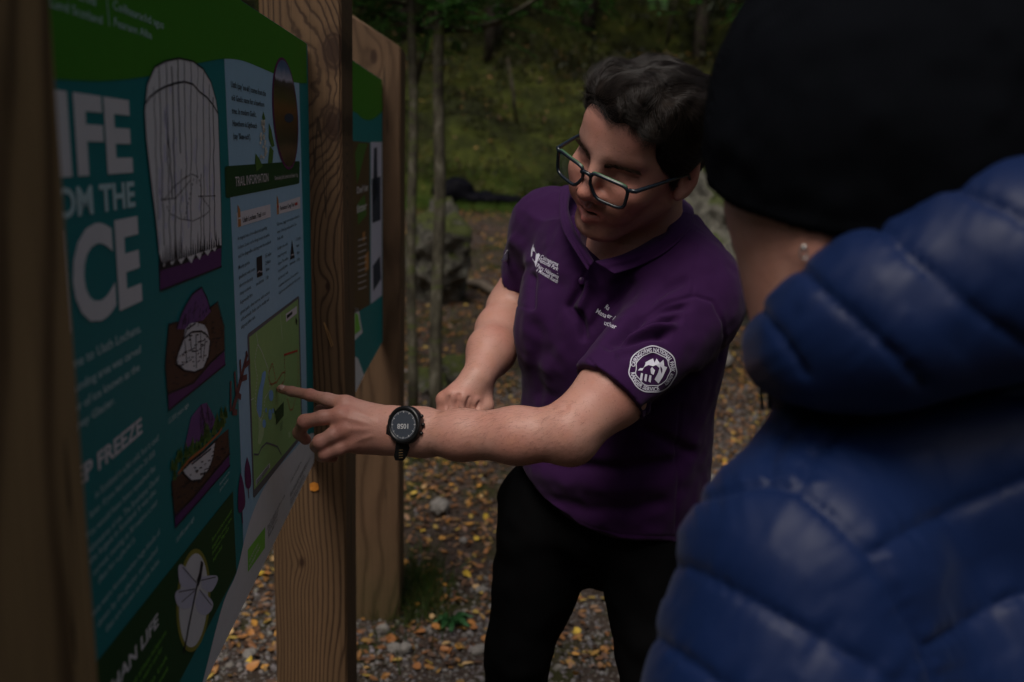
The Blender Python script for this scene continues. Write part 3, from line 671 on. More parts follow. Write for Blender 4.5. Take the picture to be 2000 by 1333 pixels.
def basis(z, up):
    z = np.asarray(z, float); z = z/np.linalg.norm(z); x = np.cross(up, z); x /= np.linalg.norm(x); y = np.cross(z, x); return np.array([x, y, z])

# head frame of the ranger (his left, up, face direction) in the lens frame
HF = np.array([-.70, .35, -.62]); HF /= np.linalg.norm(HF)
HL = np.array([.633, .541, -.553]); HL -= HL.dot(HF)*HF; HL /= np.linalg.norm(HL)
HU = np.cross(HF, HL); HR = np.array([HL, HU, HF]); HC = np.array([.1725, -.2554, 1.253]); HS = .965
def H(l, u, f): return HC+HS*(np.array([l, u, f]) @ HR)
def hloc(p): return ((np.asarray(p)-HC) @ HR.T)/HS
def hE(c, r, k=.012, op='u', rot=None):
    R = HR if rot is None else rot @ HR
    return Ell(H(*c), np.array(r)*HS, R, k, op)
def hC(a, b, ra, rb=None, k=.01, op='u'): return Cap(H(*a), H(*b), ra*HS, (ra if rb is None else rb)*HS, k, op)
def jc(a, b, ra, rb=None, k=.01, op='u'): return Cap(J(*a), J(*b), ra, rb, k, op)

def head_prims():
    P = [hE((0, .030, -.012), (.074, .082, .094)), hE((0, -.012, .03), (.064, .08, .058), .03), hE((0, -.060, .035), (.047, .042, .050), .02),
         hE((0, -.099, .072), (.024, .015, .017), .02), hC((-.051, -.048, -.002), (-.022, -.096, .058), .016, .014, .022), hC((.051, -.048, -.002), (.022, -.096, .058), .016, .014, .022)]
    for s in (-1, 1):
        P += [hE((s*.043, -.028, .063), (.021, .02, .021), .022), hC((s*.012, .023, .085), (s*.048, .025, .066), .0085, .007, .016),
              hE((s*.03, -.052, .068), (.02, .018, .018), .016)]
    P += [hE((0, .055, .066), (.052, .03, .026), .025)]
    for s in (-1, 1): P += [hE((s*.031, -.001, .097), (.0155, .0115, .0155), .012, 's')]
    for s in (-1, 1):
        ec = H(s*.0315, -.002, .0695)
        def lid(p, ec=ec):
            q = (p-ec) @ HR.T/HS; sp = vlen(q)-.0135
            return np.minimum(np.maximum(sp, -(q[:, 1]+.0058)), np.maximum(sp+.0002, q[:, 1]+.0076))*HS
        P += [Fn(lid, ec-.016, ec+.016, .003)]
    P += [hC((0, .012, .086), (0, -.018, .101), .009, .0095, .012), hE((0, -.033, .1045), (.0125, .0118, .0135), .009),
          hE((.0145, -.038, .0925), (.0095, .0085, .0115), .007), hE((-.0145, -.038, .0925), (.0095, .0085, .0115), .007),
          hE((.0068, -.0450, .0985), (.0034, .003, .005), .003, 's'), hE((-.0068, -.0450, .0985), (.0034, .003, .005), .003, 's')]
    # mouth
    P += [hE((0, -.066, .074), (.026, .018, .018), .012)]
    P += [hE((0, -.0680, .093), (.0245, .0062, .015), .003, 's')]
    for s in (-1, 1):
        P += [hC((s*.0025, -.0600, .0920), (s*.0285, -.0615, .0765), .0046, .0022, .004), hC((0, -.0775, .0915), (s*.0265, -.066, .078), .0066, .0024, .004),
              hE((s*.036, -.056, .066), (.013, .014, .012), .012)]
    P += [hC((0, -.05, .094), (0, -.057, .0935), .002, .002, .004, 's')]
    # ears
    for s in (-1, 1):
        er = np.array([[1, 0, -s*-.35], [0, 1, 0], [s*-.35, 0, 1]]); er = er/np.linalg.norm(er, axis=1)[:, None]
        P += [hE((s*.079, -.008, -.012), (.0065, .031, .019), .005, 'u', er), hE((s*.084, -.003, -.008), (.006, .019, .0095), .004, 's', er),
              hE((s*.078, -.03, -.003), (.006, .009, .008), .005), hC((s*.083, .018, -.022), (s*.084, -.016, -.026), .0035, .003, .004)]
    return P
palm = .012; fg = .0045
LH = [((676, 791, 1.262), (640, 781, 1.272), (606, 772, 1.287), (570, 765, 1.305), (548, 760.5, 1.316), [.0118, .0092, .0082, .0072, .0062]),
      ((666, 813, 1.245), (630, 816, 1.244), (595, 824, 1.25), (584, 846, 1.272), (597, 859, 1.285), [.0118, .0098, .0095, .0086, .0078]),
      ((674, 839, 1.243), (650, 850, 1.238), (625, 864, 1.238), (618, 871, 1.262), (640, 876, 1.28), [.0115, .0098, .0096, .0086, .008]),
      ((689, 864, 1.248), (662, 877, 1.243), (634, 887, 1.243), (628, 891, 1.262), (650, 894, 1.275), [.0108, .0088, .0086, .0078, .0074])]
RH = [((868, 781, 1.388), (866, 806, 1.385), (872, 826, 1.395), (890, 828, 1.41), [.0120, .0105, .0095, .009]), ((886, 773, 1.380), (880, 806, 1.376), (886, 828, 1.388), (902, 828, 1.405), [.0125, .0105, .0098, .009]),
      ((906, 776, 1.378), (900, 808, 1.374), (905, 830, 1.386), (918, 828, 1.40), [.0125, .0105, .0098, .009]), ((925, 784, 1.385), (920, 810, 1.383), (924, 828, 1.393), (935, 826, 1.405), [.0115, .0098, .009, .0085])]
WL = (772, 840, 1.250)
def arm_prims():
    P = [jc((1350, 610, 1.30), (1215, 742, 1.215), .040, .041, .004), jc((1215, 742, 1.215), (1195, 767, 1.203), .041, .0465, .005), jc((1195, 767, 1.203), (1112, 842, 1.178), .0465, .036, .010),
         jc((1112, 842, 1.178), (1118, 862, 1.182), .034, .030, .02),
         jc((1105, 850, 1.178), (1010, 851, 1.192), .0340, .0340, .015), jc((1010, 851, 1.192), (900, 850, 1.222), .0345, .0310, .02), jc((900, 850, 1.222), (825, 845, 1.242), .0310, .0268, .02),
         jc((825, 845, 1.242), (778, 843, 1.252), .0262, .0262, .02), jc((825, 832, 1.244), (765, 822, 1.256), .020, .0185, .02), jc((825, 858, 1.244), (765, 860, 1.252), .019, .0165, .02)]
    ws = [(766, 824, 1.262), (766, 836, 1.25), (766, 848, 1.25), (768, 860, 1.255)]
    for (f, w) in zip(LH, ws):
        P.append(jc(w, f[0], .0165, f[5][0]+.0008, palm))
    P.append(jc((740, 812, 1.275), (690, 800, 1.28), .014, .011, .012)); P.append(jc((690, 800, 1.285), (655, 800, 1.292), .0115, .0102, .006)); P.append(jc((655, 800, 1.292), (624, 802, 1.298), .0102, .0085, .004))
    P.append(jc((745, 870, 1.262), (700, 872, 1.26), .0125, .011, .012))
    for f in LH:
        pts = f[:5]; r = f[5]
        for i in range(4): P.append(jc(pts[i], pts[i+1], r[i], r[i+1], fg if i else .007))
        P.append(Ell(J(pts[0][0], pts[0][1], pts[0][2]-.004), (r[0]*.85, r[0]*.8, r[0]*.75), None, .006))
        P.append(Ell(J(pts[2][0], pts[2][1], pts[2][2]-.001), (r[2]*1.02, r[2]*1.02, r[2]*1.0), None, .003))
    # right arm and fist
    P += [jc((1078, 460, 1.53), (1000, 600, 1.58), .048, .039, .02), jc((998, 605, 1.575), (977, 645, 1.52), .039, .0375, .02), jc((977, 645, 1.52), (960, 686, 1.455), .0375, .036, .02),
          jc((960, 686, 1.455), (934, 738, 1.405), .036, .0250, .02)]
    for f in RH: P.append(jc((930, 742, 1.405), f[0], .0175, f[4][0], palm))
    P += [jc((942, 765, 1.41), (948, 795, 1.395), .016, .013, .012), jc((948, 795, 1.395), (925, 815, 1.372), .012, .0095, .006)]
    for f in RH: P.append(Ell(J(f[0][0], f[0][1]+1, f[0][2]-.005), (.0098, .0092, .0095), None, .003))
    for f in RH:
        for i in range(3): P.append(jc(f[i], f[i+1], f[4][i], f[4][i+1], fg if i else .006))
    return P
body = head_prims()
body += [Cap(H(0, -.055, -.028), J(1252, 505, 1.43), .057, .06, .028), jc((1212, 478, 1.345), (1225, 520, 1.38), .016, .014, .03),
         jc((1252, 515, 1.43), (1330, 575, 1.34), .045, .05, .03), jc((1252, 515, 1.43), (1110, 490, 1.50), .045, .04, .03), jc((1195, 478, 1.335), (1175, 530, 1.345), .028, .03, .03),
         jc((1245, 540, 1.43), (1200, 800, 1.47), .10, .10, .05), jc((1200, 800, 1.47), (1175, 960, 1.52), .10, .09, .05)]
body += arm_prims()
v, q = surface(body, .0023)
v = relax(v, q, 2, .4); n = vnormals(v, q)
print('body verts', len(v))
# skin colour: redder nose, cheeks, knuckles, ears; lips; stubble
hl = hloc(v); base = np.tile(np.array([.50, .27, .215]), (len(v), 1))
def tint(m, c): 
    global base
    m = np.clip(m, 0, 1)[:, None]; base = base*(1-m)+np.array(c)*m
def gs(p, c, r): return np.exp(-((p-np.array(c))**2).sum(1)/(r*r))
isH = (vlen(hl) < .17)
tint(gs(hl, (0, -.04, .108), .022)*.7, (.50, .14, .11)); tint(gs(hl, (.04, -.03, .075), .026)*.55+gs(hl, (-.04, -.03, .075), .026)*.55, (.5, .16, .12))
tint(gs(hl, (.08, 0, -.01), .03)*.5, (.42, .13, .09))
nz = vnoise(v*260, 4)*.5+vnoise(v*90, 9)*.5
ja = (1-sm(-.045, -.03, hl[:, 1]))*sm(-.01, .02, hl[:, 2])*isH*(hl[:, 1] > -.13)
must = gs(hl*np.array([.6, 1.6, 1]), (0, -.052*1.6, .09), .02)
tint((ja*.55+must*.45)*(.8+.6*nz), (.16, .085, .055))
lx = np.abs(hl[:, 0]); lipu = np.exp(-(((hl[:, 1]+.0600+lx*.05)/.0042)**2+((lx)/.025)**4)); lipl = np.exp(-(((hl[:, 1]+.0775-lx*.36)/.0072)**2+(lx/.025)**4))
tint((lipu+lipl)*.9*(hl[:, 2] > .07), (.56, .17, .16)); tint(np.exp(-(((hl[:, 1]+.0680-lx*.1)/.0045)**2+(lx/.023)**4))*(hl[:, 2] > .06)*(hl[:, 2] < .0865), (.04, .012, .01))
for s in (-1, 1): tint(np.exp(-(((hl[:, 1]-.004)/.013)**2+((hl[:, 0]-s*.031)/.02)**2))*(hl[:, 2] > .06)*.35, (.3, .11, .08))
for f in LH+RH:
    for i, a in ((0, .5), (2, .45)): tint(gs(v, J(*f[i]), .013)*a, (.50, .15, .11))
    tint(gs(v, J(*f[-2]), .012)*.35, (.52, .2, .15))
# small relief: knuckle folds, tendons
P2 = pix(v)
disp = np.zeros(len(v))
for f in LH:
    a, b = np.array(f[2][:2]), np.array(f[1][:2]); d = (a-b)/np.linalg.norm(a-b); t_ = (P2-a)@d; s_ = np.abs((P2-a)@np.array([-d[1], d[0]]))
    disp -= .0005*np.exp(-(s_/8)**2)*(np.cos(t_*1.5)*.5+.5)*np.exp(-(t_/6)**2)*(v[:, 2] < f[2][2])
    w = np.array([762, 840]); m = np.array(f[0][:2]); dd, sd, ar, L = polydist(P2, [w, m]); disp += .0010*np.exp(-(dd/4.5)**2)*sm(.25, .6, ar/L)*(1-sm(.93, 1.0, ar/L))*(v[:, 2] < 1.26)
d_, *_ = polydist(P2, [(1078, 796), (1092, 800), (1105, 797)]); disp -= .0022*np.exp(-(d_/7)**2)*(v[:, 0] > 0)
for gl_ in ([(877, 776), (873, 790), (872, 806)], [(896, 771), (892, 788), (892, 806)], [(916, 777), (911, 792), (912, 806)], [(936, 786), (931, 796), (930, 806)]):
    d_, *_ = polydist(P2, gl_); disp -= .0030*np.exp(-(d_/2.6)**2)*(v[:, 2] > 1.33)*(v[:, 2] < 1.43)*(n[:, 2] < 0)
v = v+n*disp[:, None].astype(np.float32)
feet = (c2w(J(1150, 1333, 1.5)))
ranger = empty('person', (feet[0], feet[1], 0), label='man in purple polo shirt and glasses leaning in to point at the map', category='person')
me = cmesh('body', v, q); colattr(me, base); obj('body', me, SKIN, ranger)
bv = v; bn_ = vnormals(v, q)
body_bvh = BVHTree.FromPolygons([tuple(x) for x in v.tolist()], q.tolist())
# eyes
def uvsphere(c, r, R=None, nu=20, nv=12):
    V = []; R = np.eye(3) if R is None else R; r = np.broadcast_to(r, 3)
    for i in range(nv+1):
        for j in range(nu):
            a = math.pi*i/nv; b = 2*math.pi*j/nu; V.append(np.asarray(c)+(np.array([math.sin(a)*math.cos(b), math.sin(a)*math.sin(b), math.cos(a)])*r)@R)
    return V, [(i*nu+j, (i+1)*nu+j, (i+1)*nu+(j+1) % nu, i*nu+(j+1) % nu) for i in range(nv) for j in range(nu)]
ke = NM('eye', .12, .6); eyem = ke.m
gk = ke.n('TexGradient', gradient_type='SPHERICAL'); ke.color(ke.ramp(ke.n('Attribute', attribute_name='Col').outputs['Color'], [(0, (.01, .007, .005)), (.4, (.03, .018, .01)), (.5, (.55, .5, .48)), (1, (.6, .56, .54))]))
for s in (-1, 1):
    V, Fq = uvsphere(H(s*.0315, -.002, .0695), .0126*HS); me = mesh_py('eye', c2w(np.array(V)), Fq); smooth(me)
    look = (-.2*HL-.35*HU+.9*HF); look /= np.linalg.norm(look); dd = (np.array(V)-H(s*.0315, -.002, .0695))@look/(.0126*HS)
    colattr(me, np.repeat(np.clip((1-dd)*4.5, 0, 1)[:, None], 3, 1)); obj('eye', me, eyem, ranger)
# hair: dark cap plus strands
def hairshape():
    P = [hE((0, .042, -.024), (.082, .079, .106), .02), hE((0, .090, .035), (.056, .030, .050), .03), hE((.03, .095, .01), (.05, .027, .06), .03), hE((-.02, .090, .05), (.045, .026, .032), .02), hC((-.02, .090, .074), (.045, .073, .068), .013, .013, .012), hE((.066, .05, .0), (.018, .05, .045), .02), hE((-.066, .05, .0), (.018, .05, .045), .02), hE((0, .0, -.075), (.062, .06, .04), .02),
         hE((-.012, .018, .135), (.090, .060, .085), .012, 's'), hE((.125, -.045, .0), (.06, .055, .05), .008, 's'), hE((-.125, -.045, .0), (.06, .055, .05), .008, 's'),
         hE((0, -.12, -.03), (.12, .075, .2), .012, 's')]
    for s in (-1, 1): P += [hC((s*.073, .03, .016), (s*.074, -.012, .012), .0075, .004, .006)]
    return P
v, q = surface(hairshape(), .003); v = relax(v, q, 3, .5); n = vnormals(v, q); hl = hloc(v)
wv = np.sin(hl[:, 0]*95+2.2*vnoise(hl*28, 3)+hl[:, 2]*20)*.0028+vnoise(hl*np.array([90, 45, 30]), 5)*.0038
edge = sm(.0, .02, hl[:, 1]-.0); v = v+n*(wv*(.3+.7*edge))[:, None].astype(np.float32)
hm = NM('hair', .8, .12); hm.color(hm.mix(hm.noise(hm.mapping(), 60, 3), (.007, .005, .004), (.018, .012, .009)))
hb = cmesh('hair', v, q); hairo = obj('hair', hb, hm.m, ranger)
n = vnormals(v, q); hl = hloc(v)
def strands(name, roots, dirs, nrm, length, steps, mat, parent, surf=None, wave=1.0, rad=.00014, lift=.0012):
    N = len(roots); pts = np.zeros((N, steps, 3)); p = roots.copy(); d = dirs.copy(); seg = (length/(steps-1))[:, None]
    pts[:, 0] = p; hlp = hloc(p)
    for i in range(1, steps):
        w = np.stack([vnoise(p*30+7, 11), vnoise(p*30+3, 12), vnoise(p*30, 13)], 1)*.75*wave
        if surf is not None:
            dn_ = np.array([surf.find_nearest(Vector(x))[1] for x in p]); d = d-(d*dn_).sum(1)[:, None]*dn_; d += dn_*lift/seg.mean()*(.4 if i > 1 else 1.4)*.5
        d = d+w*.25; d /= vlen(d)[:, None]; p = p+d*seg; pts[:, i] = p
    hc = bpy.data.hair_curves.new(name); hc.add_curves([steps]*N)
    hc.points.foreach_set('position', c2w(pts.reshape(-1, 3)).astype(np.float32).ravel())
    r = hc.attributes.get('radius') or hc.attributes.new('radius', 'FLOAT', 'POINT')
    rr_ = np.tile(np.linspace(1, .35, steps)*rad, N).astype(np.float32); r.data.foreach_set('value', rr_)
    hc.materials.append(mat); o = bpy.data.objects.new(name, hc); COL.objects.link(o)
    if parent is not None: o.parent = parent; o.matrix_parent_inverse = parent.matrix_world.inverted()
    return o
ks = NM('hair_strands', .38, .4); inf = ks.n('HairInfo'); ks.color(ks.mix(inf.outputs['Random'], (.005, .004, .003), (.030, .021, .016)))
hbvh = BVHTree.FromPolygons([tuple(x) for x in v.tolist()], q.tolist())
ok = np.where(hl[:, 1] > -.05)[0]; sel = rng.choice(ok, 24000)
fl = HR.T @ np.array([0, 0, 0])
L_ = hl[sel]
# flow: swept from the parting over the brow, back and towards his left
fx = .75*np.clip(1-np.abs(L_[:, 0])/.09, 0, 1)*np.sign(.4)+.35*np.sign(L_[:, 0])*sm(.03, .08, np.abs(L_[:, 0])); fu = -.75*sm(.05, .08, np.abs(L_[:, 0]))-.3*(L_[:, 2] < -.06)+.15; ff = -.85*np.ones(len(sel))+1.5*sm(.02, .08, L_[:, 2])*(L_[:, 1] > .07)*(L_[:, 0] > .0)
loc_d = np.stack([fx, fu, ff], 1)+.55*np.stack([vnoise(L_*24, 21), vnoise(L_*24, 22), vnoise(L_*24, 23)], 1)
ln = .012+.024*sm(.02, .1, L_[:, 1])*rng.random(len(sel))+.010*sm(.05, .1, L_[:, 1])
strands('hair_strands', v[sel]+rng.normal(0, .0006, (len(sel), 3)), loc_d @ HR, n[sel], ln, 7, ks.m, ranger, hbvh, 1.3)
browm = flat('brow_hair', (.03, .019, .014), .9, .0)
# eyebrows
for s in (-1, 1):
    N = 300; t_ = rng.random(N); l = s*(.012+.041*t_); u = .0095+.006*np.sin(t_*2.2)+rng.normal(0, .0014, N)*(1.2-.6*t_); r0 = np.stack([l, u, np.full(N, .2)], 1)
    pts = []
    for a in r0:
        h = body_bvh.ray_cast(Vector(H(*a)), Vector(-HF)); pts.append(h[0] if h[0] else Vector(H(a[0], a[1], .085)))
    dirs = np.stack([s*np.ones(N), .35-.7*t_, .15*np.ones(N)], 1) @ HR
    strands('eyebrow', np.array(pts), dirs, None, np.full(N, .007), 4, browm, ranger, None, .2, .0002)
    tt = np.linspace(0, 1, 9); L3 = [H(s*(.0225+.02*a), -.0062-.003*math.sin(a*3.1), .0815-.0052*(2*a-1)**2-.003*a) for a in tt]
    V, Fq = tube(L3, .0012, 6); obj('eyelashes', smooth(mesh_py('eyelashes', c2w(np.array(V)), Fq)), hm.m, ranger)
# fingernail of the pointing finger
nl = flat('nail', (.52, .30, .25), .28, .5)
d_ = J(548, 760.5, 1.316)-J(570, 765, 1.305); bs = basis([.1, -.45, -.9], d_/np.linalg.norm(d_))
V, Fq = uvsphere(J(552, 757.5, 1.3075), (.0042, .0062, .0012), bs); obj('fingernail', smooth(mesh_py('fingernail', c2w(np.array(V)), Fq)), nl, ranger)

# fine hair on both forearms
pb = pix(bv); sel = np.where((pb[:, 1] > 780) & (pb[:, 1] < 915) & (pb[:, 0] > 822) & (pb[:, 0] < 1150) & (bv[:, 2] < 1.35))[0]; sel = rng.choice(sel, 1500)
sel2 = np.where((pb[:, 1] > 640) & (pb[:, 1] < 760) & (pb[:, 0] > 890) & (pb[:, 0] < 1010) & (bv[:, 2] > 1.36))[0]; sel = np.concatenate([sel, rng.choice(sel2, 500)])
dh = np.tile(np.array([-.8, .5, .1]), (len(sel), 1))+rng.normal(0, .25, (len(sel), 3)); dh -= (dh*bn_[sel]).sum(1)[:, None]*bn_[sel]*.8; dh += .15*bn_[sel]
strands('arm_hair', bv[sel], dh/vlen(dh)[:, None], None, rng.uniform(.006, .012, len(sel)), 4, flat('arm_hair', (.09, .05, .03), .6, .2), ranger, None, .4, .00006)
# ---- polo shirt
PUR = cloth('purple_pique', (.030, .0035, .048), .85, 1100, .05)
rows = np.array([[430, 1085, 1315, .085], [480, 1045, 1375, .105], [540, 1030, 1405, .12], [620, 1034, 1412, .128], [700, 1030, 1402, .128], [800, 1024, 1381, .125], [900, 1018, 1370, .122], [970, 1022, 1367, .12], [1060, 1035, 1345, .118], [1120, 1050, 1340, .115]], float)
dz = np.interp(rows[:, 0], [430, 700, 1060], [1.43, 1.435, 1.50])
ry = (rows[:, 0]-666.5)/F*dz; rcx = ((rows[:, 1]+rows[:, 2])/2-1000)/F*dz; rw = (rows[:, 2]-rows[:, 1])/2/F*dz; rb = rows[:, 3]
ra = np.sqrt(np.maximum(rw**2-.41*rb**2, .01)/.59)
hemx = [1000, 1018, 1022, 1061, 1129, 1212, 1319, 1360, 1420]; hemy = [880, 905, 915, 976, 1025, 1054, 1060, 1050, 1020]
def loft(p):
    y = p[:, 1]; cx = np.interp(y, ry, rcx); cz = np.interp(y, ry, dz); a = np.interp(y, ry, ra); b = np.interp(y, ry, rb)
    X = p[:, 0]-cx; Z = p[:, 2]-cz; s_ = .768*X-.64*Z; t_ = .64*X+.768*Z
    k_ = (np.abs(s_/a)**2.3+np.abs(t_/b)**2.3)**(1/2.3); d = (k_-1)*np.minimum(a, b)*.85
    P2 = pix(p); hm_ = np.interp(P2[:, 0], hemx, hemy)
    d = np.maximum(d, (P2[:, 1]-hm_)/F*p[:, 2]); return np.maximum(d, (ry[0]-y)*.7)
lo_, hi_ = np.array([.0, -.22, 1.24]), np.array([.36, .36, 1.68])
def planar(cap, P0, dirn):
    nrm = np.asarray(dirn)/np.linalg.norm(dirn)
    return lambda p: np.maximum(cap.d(p), (p-P0)@nrm)
slA = jc((1350, 600, 1.305), (1165, 795, 1.18), .073, .0530); mL = J(1190, 772, 1.200); dL = np.array([-.098, .104, -.045])
slB = jc((1080, 452, 1.53), (995, 625, 1.60), .066, .0445); mR = J(1002, 583, 1.575); dR = J(985, 620, 1.55)-J(1050, 455, 1.53); dR = np.array([-.15, .95, -.15])
shirt = [Fn(loft, lo_, hi_, .02), jc((1275, 498, 1.44), (1345, 572, 1.325), .062, .077, .035), jc((1225, 498, 1.47), (1078, 446, 1.525), .058, .066, .035), jc((1235, 560, 1.40), (1130, 640, 1.41), .10, .09, .05),
         Fn(planar(slA, mL, dL), mL-.16, slA.a+.08, .022), Fn(planar(slB, mR, dR), mR-.12, slB.a+.08, .02),
         Cap(J(1190, 772, 1.197)+dL*.2, J(1195, 767, 1.206)-dL*.04, .0475, .0475, .002, 's'), Cap(mR+dR*.15, mR-dR*.03, .045, .043, .002, 's'),
         Cap(J(1252, 512, 1.43), J(1205, 405, 1.30), .0625, .066, .006, 's'), Cap(J(1205, 470, 1.30), J(1145, 520, 1.24), .03, .014, .012, 's')]
v, q = surface(shirt, .0026, lo=(-.03, -.26, 1.08), hi=(.38, .36, 1.70)); v = relax(v, q, 3, .5); n = vnormals(v, q); P2 = pix(v)
Z = lambda pts: [(900+.4876*a, 450+.4876*b) for a, b in pts]
folds = [ # polyline, depth (m), width (px)
 (Z([(600, 440), (640, 400), (700, 335), (800, 292), (940, 262), (1010, 285), (1050, 370), (1060, 430), (1040, 520)]), -.0022, 3.5),
 (Z([(515, 520), (560, 570), (620, 640), (722, 742)]), -.0014, 2.5),
 (Z([(560, 475), (630, 440), (740, 415), (850, 420)]), -.005, 9), (Z([(585, 450), (660, 395), (780, 350), (900, 350)]), -.005, 9), (Z([(620, 420), (690, 350), (800, 310), (930, 300)]), -.004, 8), (Z([(660, 380), (720, 310), (820, 230), (930, 190)]), -.004, 10),
 (Z([(575, 470), (650, 420), (760, 380), (880, 385)]), .003, 8), (Z([(610, 500), (700, 480), (800, 520)]), -.003, 12),
 (Z([(490, 180), (470, 240), (430, 300), (480, 360), (500, 460)]), -.004, 8), (Z([(520, 200), (500, 270), (470, 330)]), .0035, 8), (Z([(700, 180), (640, 250), (560, 330), (500, 420)]), -.0035, 10), (Z([(400, 160), (380, 250), (350, 400), (330, 560)]), -.004, 22), (Z([(505, 150), (470, 230), (424, 300), (440, 322), (472, 342)]), -.0016, 3),
 (Z([(280, 330), (300, 420), (290, 560), (330, 700)]), -.003, 14), (Z([(290, 160), (280, 230), (285, 330)]), -.003, 7), (Z([(940, 60), (935, 150), (930, 250)]), -.0014, 2.5),
 (Z([(240, 900), (420, 940), (640, 960), (860, 930), (960, 870)]), -.004, 14), (Z([(250, 960), (420, 1010), (640, 1040), (880, 1010)]), .002, 16), (Z([(300, 1060), (500, 1120), (700, 1120), (860, 1080)]), -.003, 14), (Z([(700, 780), (800, 830), (900, 880), (960, 900)]), -.004, 12), (Z([(880, 700), (870, 800), (870, 1000), (862, 1240)]), -.0016, 3),
 (Z([(470, 1170), (640, 1222), (860, 1228)]), -.0008, 2), (Z([(960, 560), (880, 640), (790, 700), (715, 745)]), -.003, 9), (Z([(130, 230), (180, 290), (280, 315)]), -.001, 2.5), (Z([(190, 30), (240, 60), (285, 150)]), .003, 14)]
disp = np.zeros(len(v))
front = (n[:, 2] < .35)
for pl, a, w in folds:
    d_, sd, ar, L = polydist(P2, pl); tp = sm(0, .15, ar/L)*(1-sm(.85, 1, ar/L)) if w > 5 else 1
    disp += a*(1.6 if w < 4 else 3.0 if w < 9.5 else 2.0)*np.exp(-(d_/w)**2)*tp*front
W3 = v.copy(); disp += .0028*vnoise(np.stack([v[:, 0]*26+v[:, 1]*14, v[:, 1]*11, v[:, 2]*20], 1), 31)+.0014*vnoise(v*60, 32)
disp *= np.where(v[:, 2] > 0, 1, 1)
v = v+n*disp[:, None].astype(np.float32); v = relax(v, q, 1, .3)
shirto = obj('polo_shirt', cmesh('polo_shirt', v, q), PUR, ranger, label='deep purple polo shirt with white embroidery')
shirt_bvh = BVHTree.FromPolygons([tuple(x) for x in v.tolist()], q.tolist())
# collar: two folded wings round the neck
def collar_wing(T, Bt, name='collar'):
    T = np.array(curve3(T, 26)); Bt = np.array(curve3(Bt, 26))
    for i in range(len(Bt)):                    # the free edge rests on the shirt
        d = Vector(Bt[i]).normalized(); h = shirt_bvh.ray_cast(Vector((0, 0, 0)), d)[0]
        if h is not None: L_b = np.linalg.norm(Bt[i]); Bt[i] = np.array(d)*min(L_b, np.linalg.norm(np.array(h))-.004)
    V = []; nv = 8
    for i in range(len(T)):
        for j in range(nv):
            s_ = j/(nv-1); p = T[i]*(1-s_)+Bt[i]*s_; up_ = math.sin(min(s_*1.6, 1)*math.pi)*.007; V.append(p*(1-up_/1.3))
    me = mesh_py(name, c2w(np.array(V)), [(i*nv+j, (i+1)*nv+j, (i+1)*nv+j+1, i*nv+j+1) for i in range(len(T)-1) for j in range(nv-1)]); smooth(me); o = obj(name, me, PUR, shirto)
    md = o.modifiers.new('thick', 'SOLIDIFY'); md.thickness = .003; md.offset = 0; m2 = o.modifiers.new('s', 'SUBSURF'); m2.levels = 1; m2.render_levels = 1
def curve3(pts, n):
    pts = np.array([J(*p) for p in pts]); tt = np.linspace(0, len(pts)-1, n); out = []
    for q in tt:
        i = min(int(q), len(pts)-2); f = q-i; p0 = pts[max(i-1, 0)]; a = pts[i]; b = pts[i+1]; p3 = pts[min(i+2, len(pts)-1)]
        out.append(.5*((2*a)+(b-p0)*f+(2*p0-5*a+4*b-p3)*f*f+(3*a-p0-3*b+p3)*f**3))
    return out
collar_wing([(1215, 385, 1.50), (1280, 370, 1.48), (1325, 383, 1.42), (1322, 425, 1.355), (1275, 466, 1.31), (1215, 498, 1.28), (1160, 511, 1.265)],
            [(1215, 400, 1.53), (1300, 385, 1.51), (1352, 405, 1.45), (1348, 445, 1.385), (1310, 486, 1.325), (1260, 516, 1.285), (1200, 536, 1.25)])
collar_wing([(1160, 511, 1.268), (1140, 480, 1.29), (1120, 445, 1.33), (1110, 400, 1.39), (1130, 365, 1.45), (1215, 385, 1.50)],
            [(1148, 530, 1.262), (1118, 482, 1.28), (1098, 445, 1.32), (1093, 405, 1.38), (1105, 362, 1.46), (1215, 400, 1.53)])
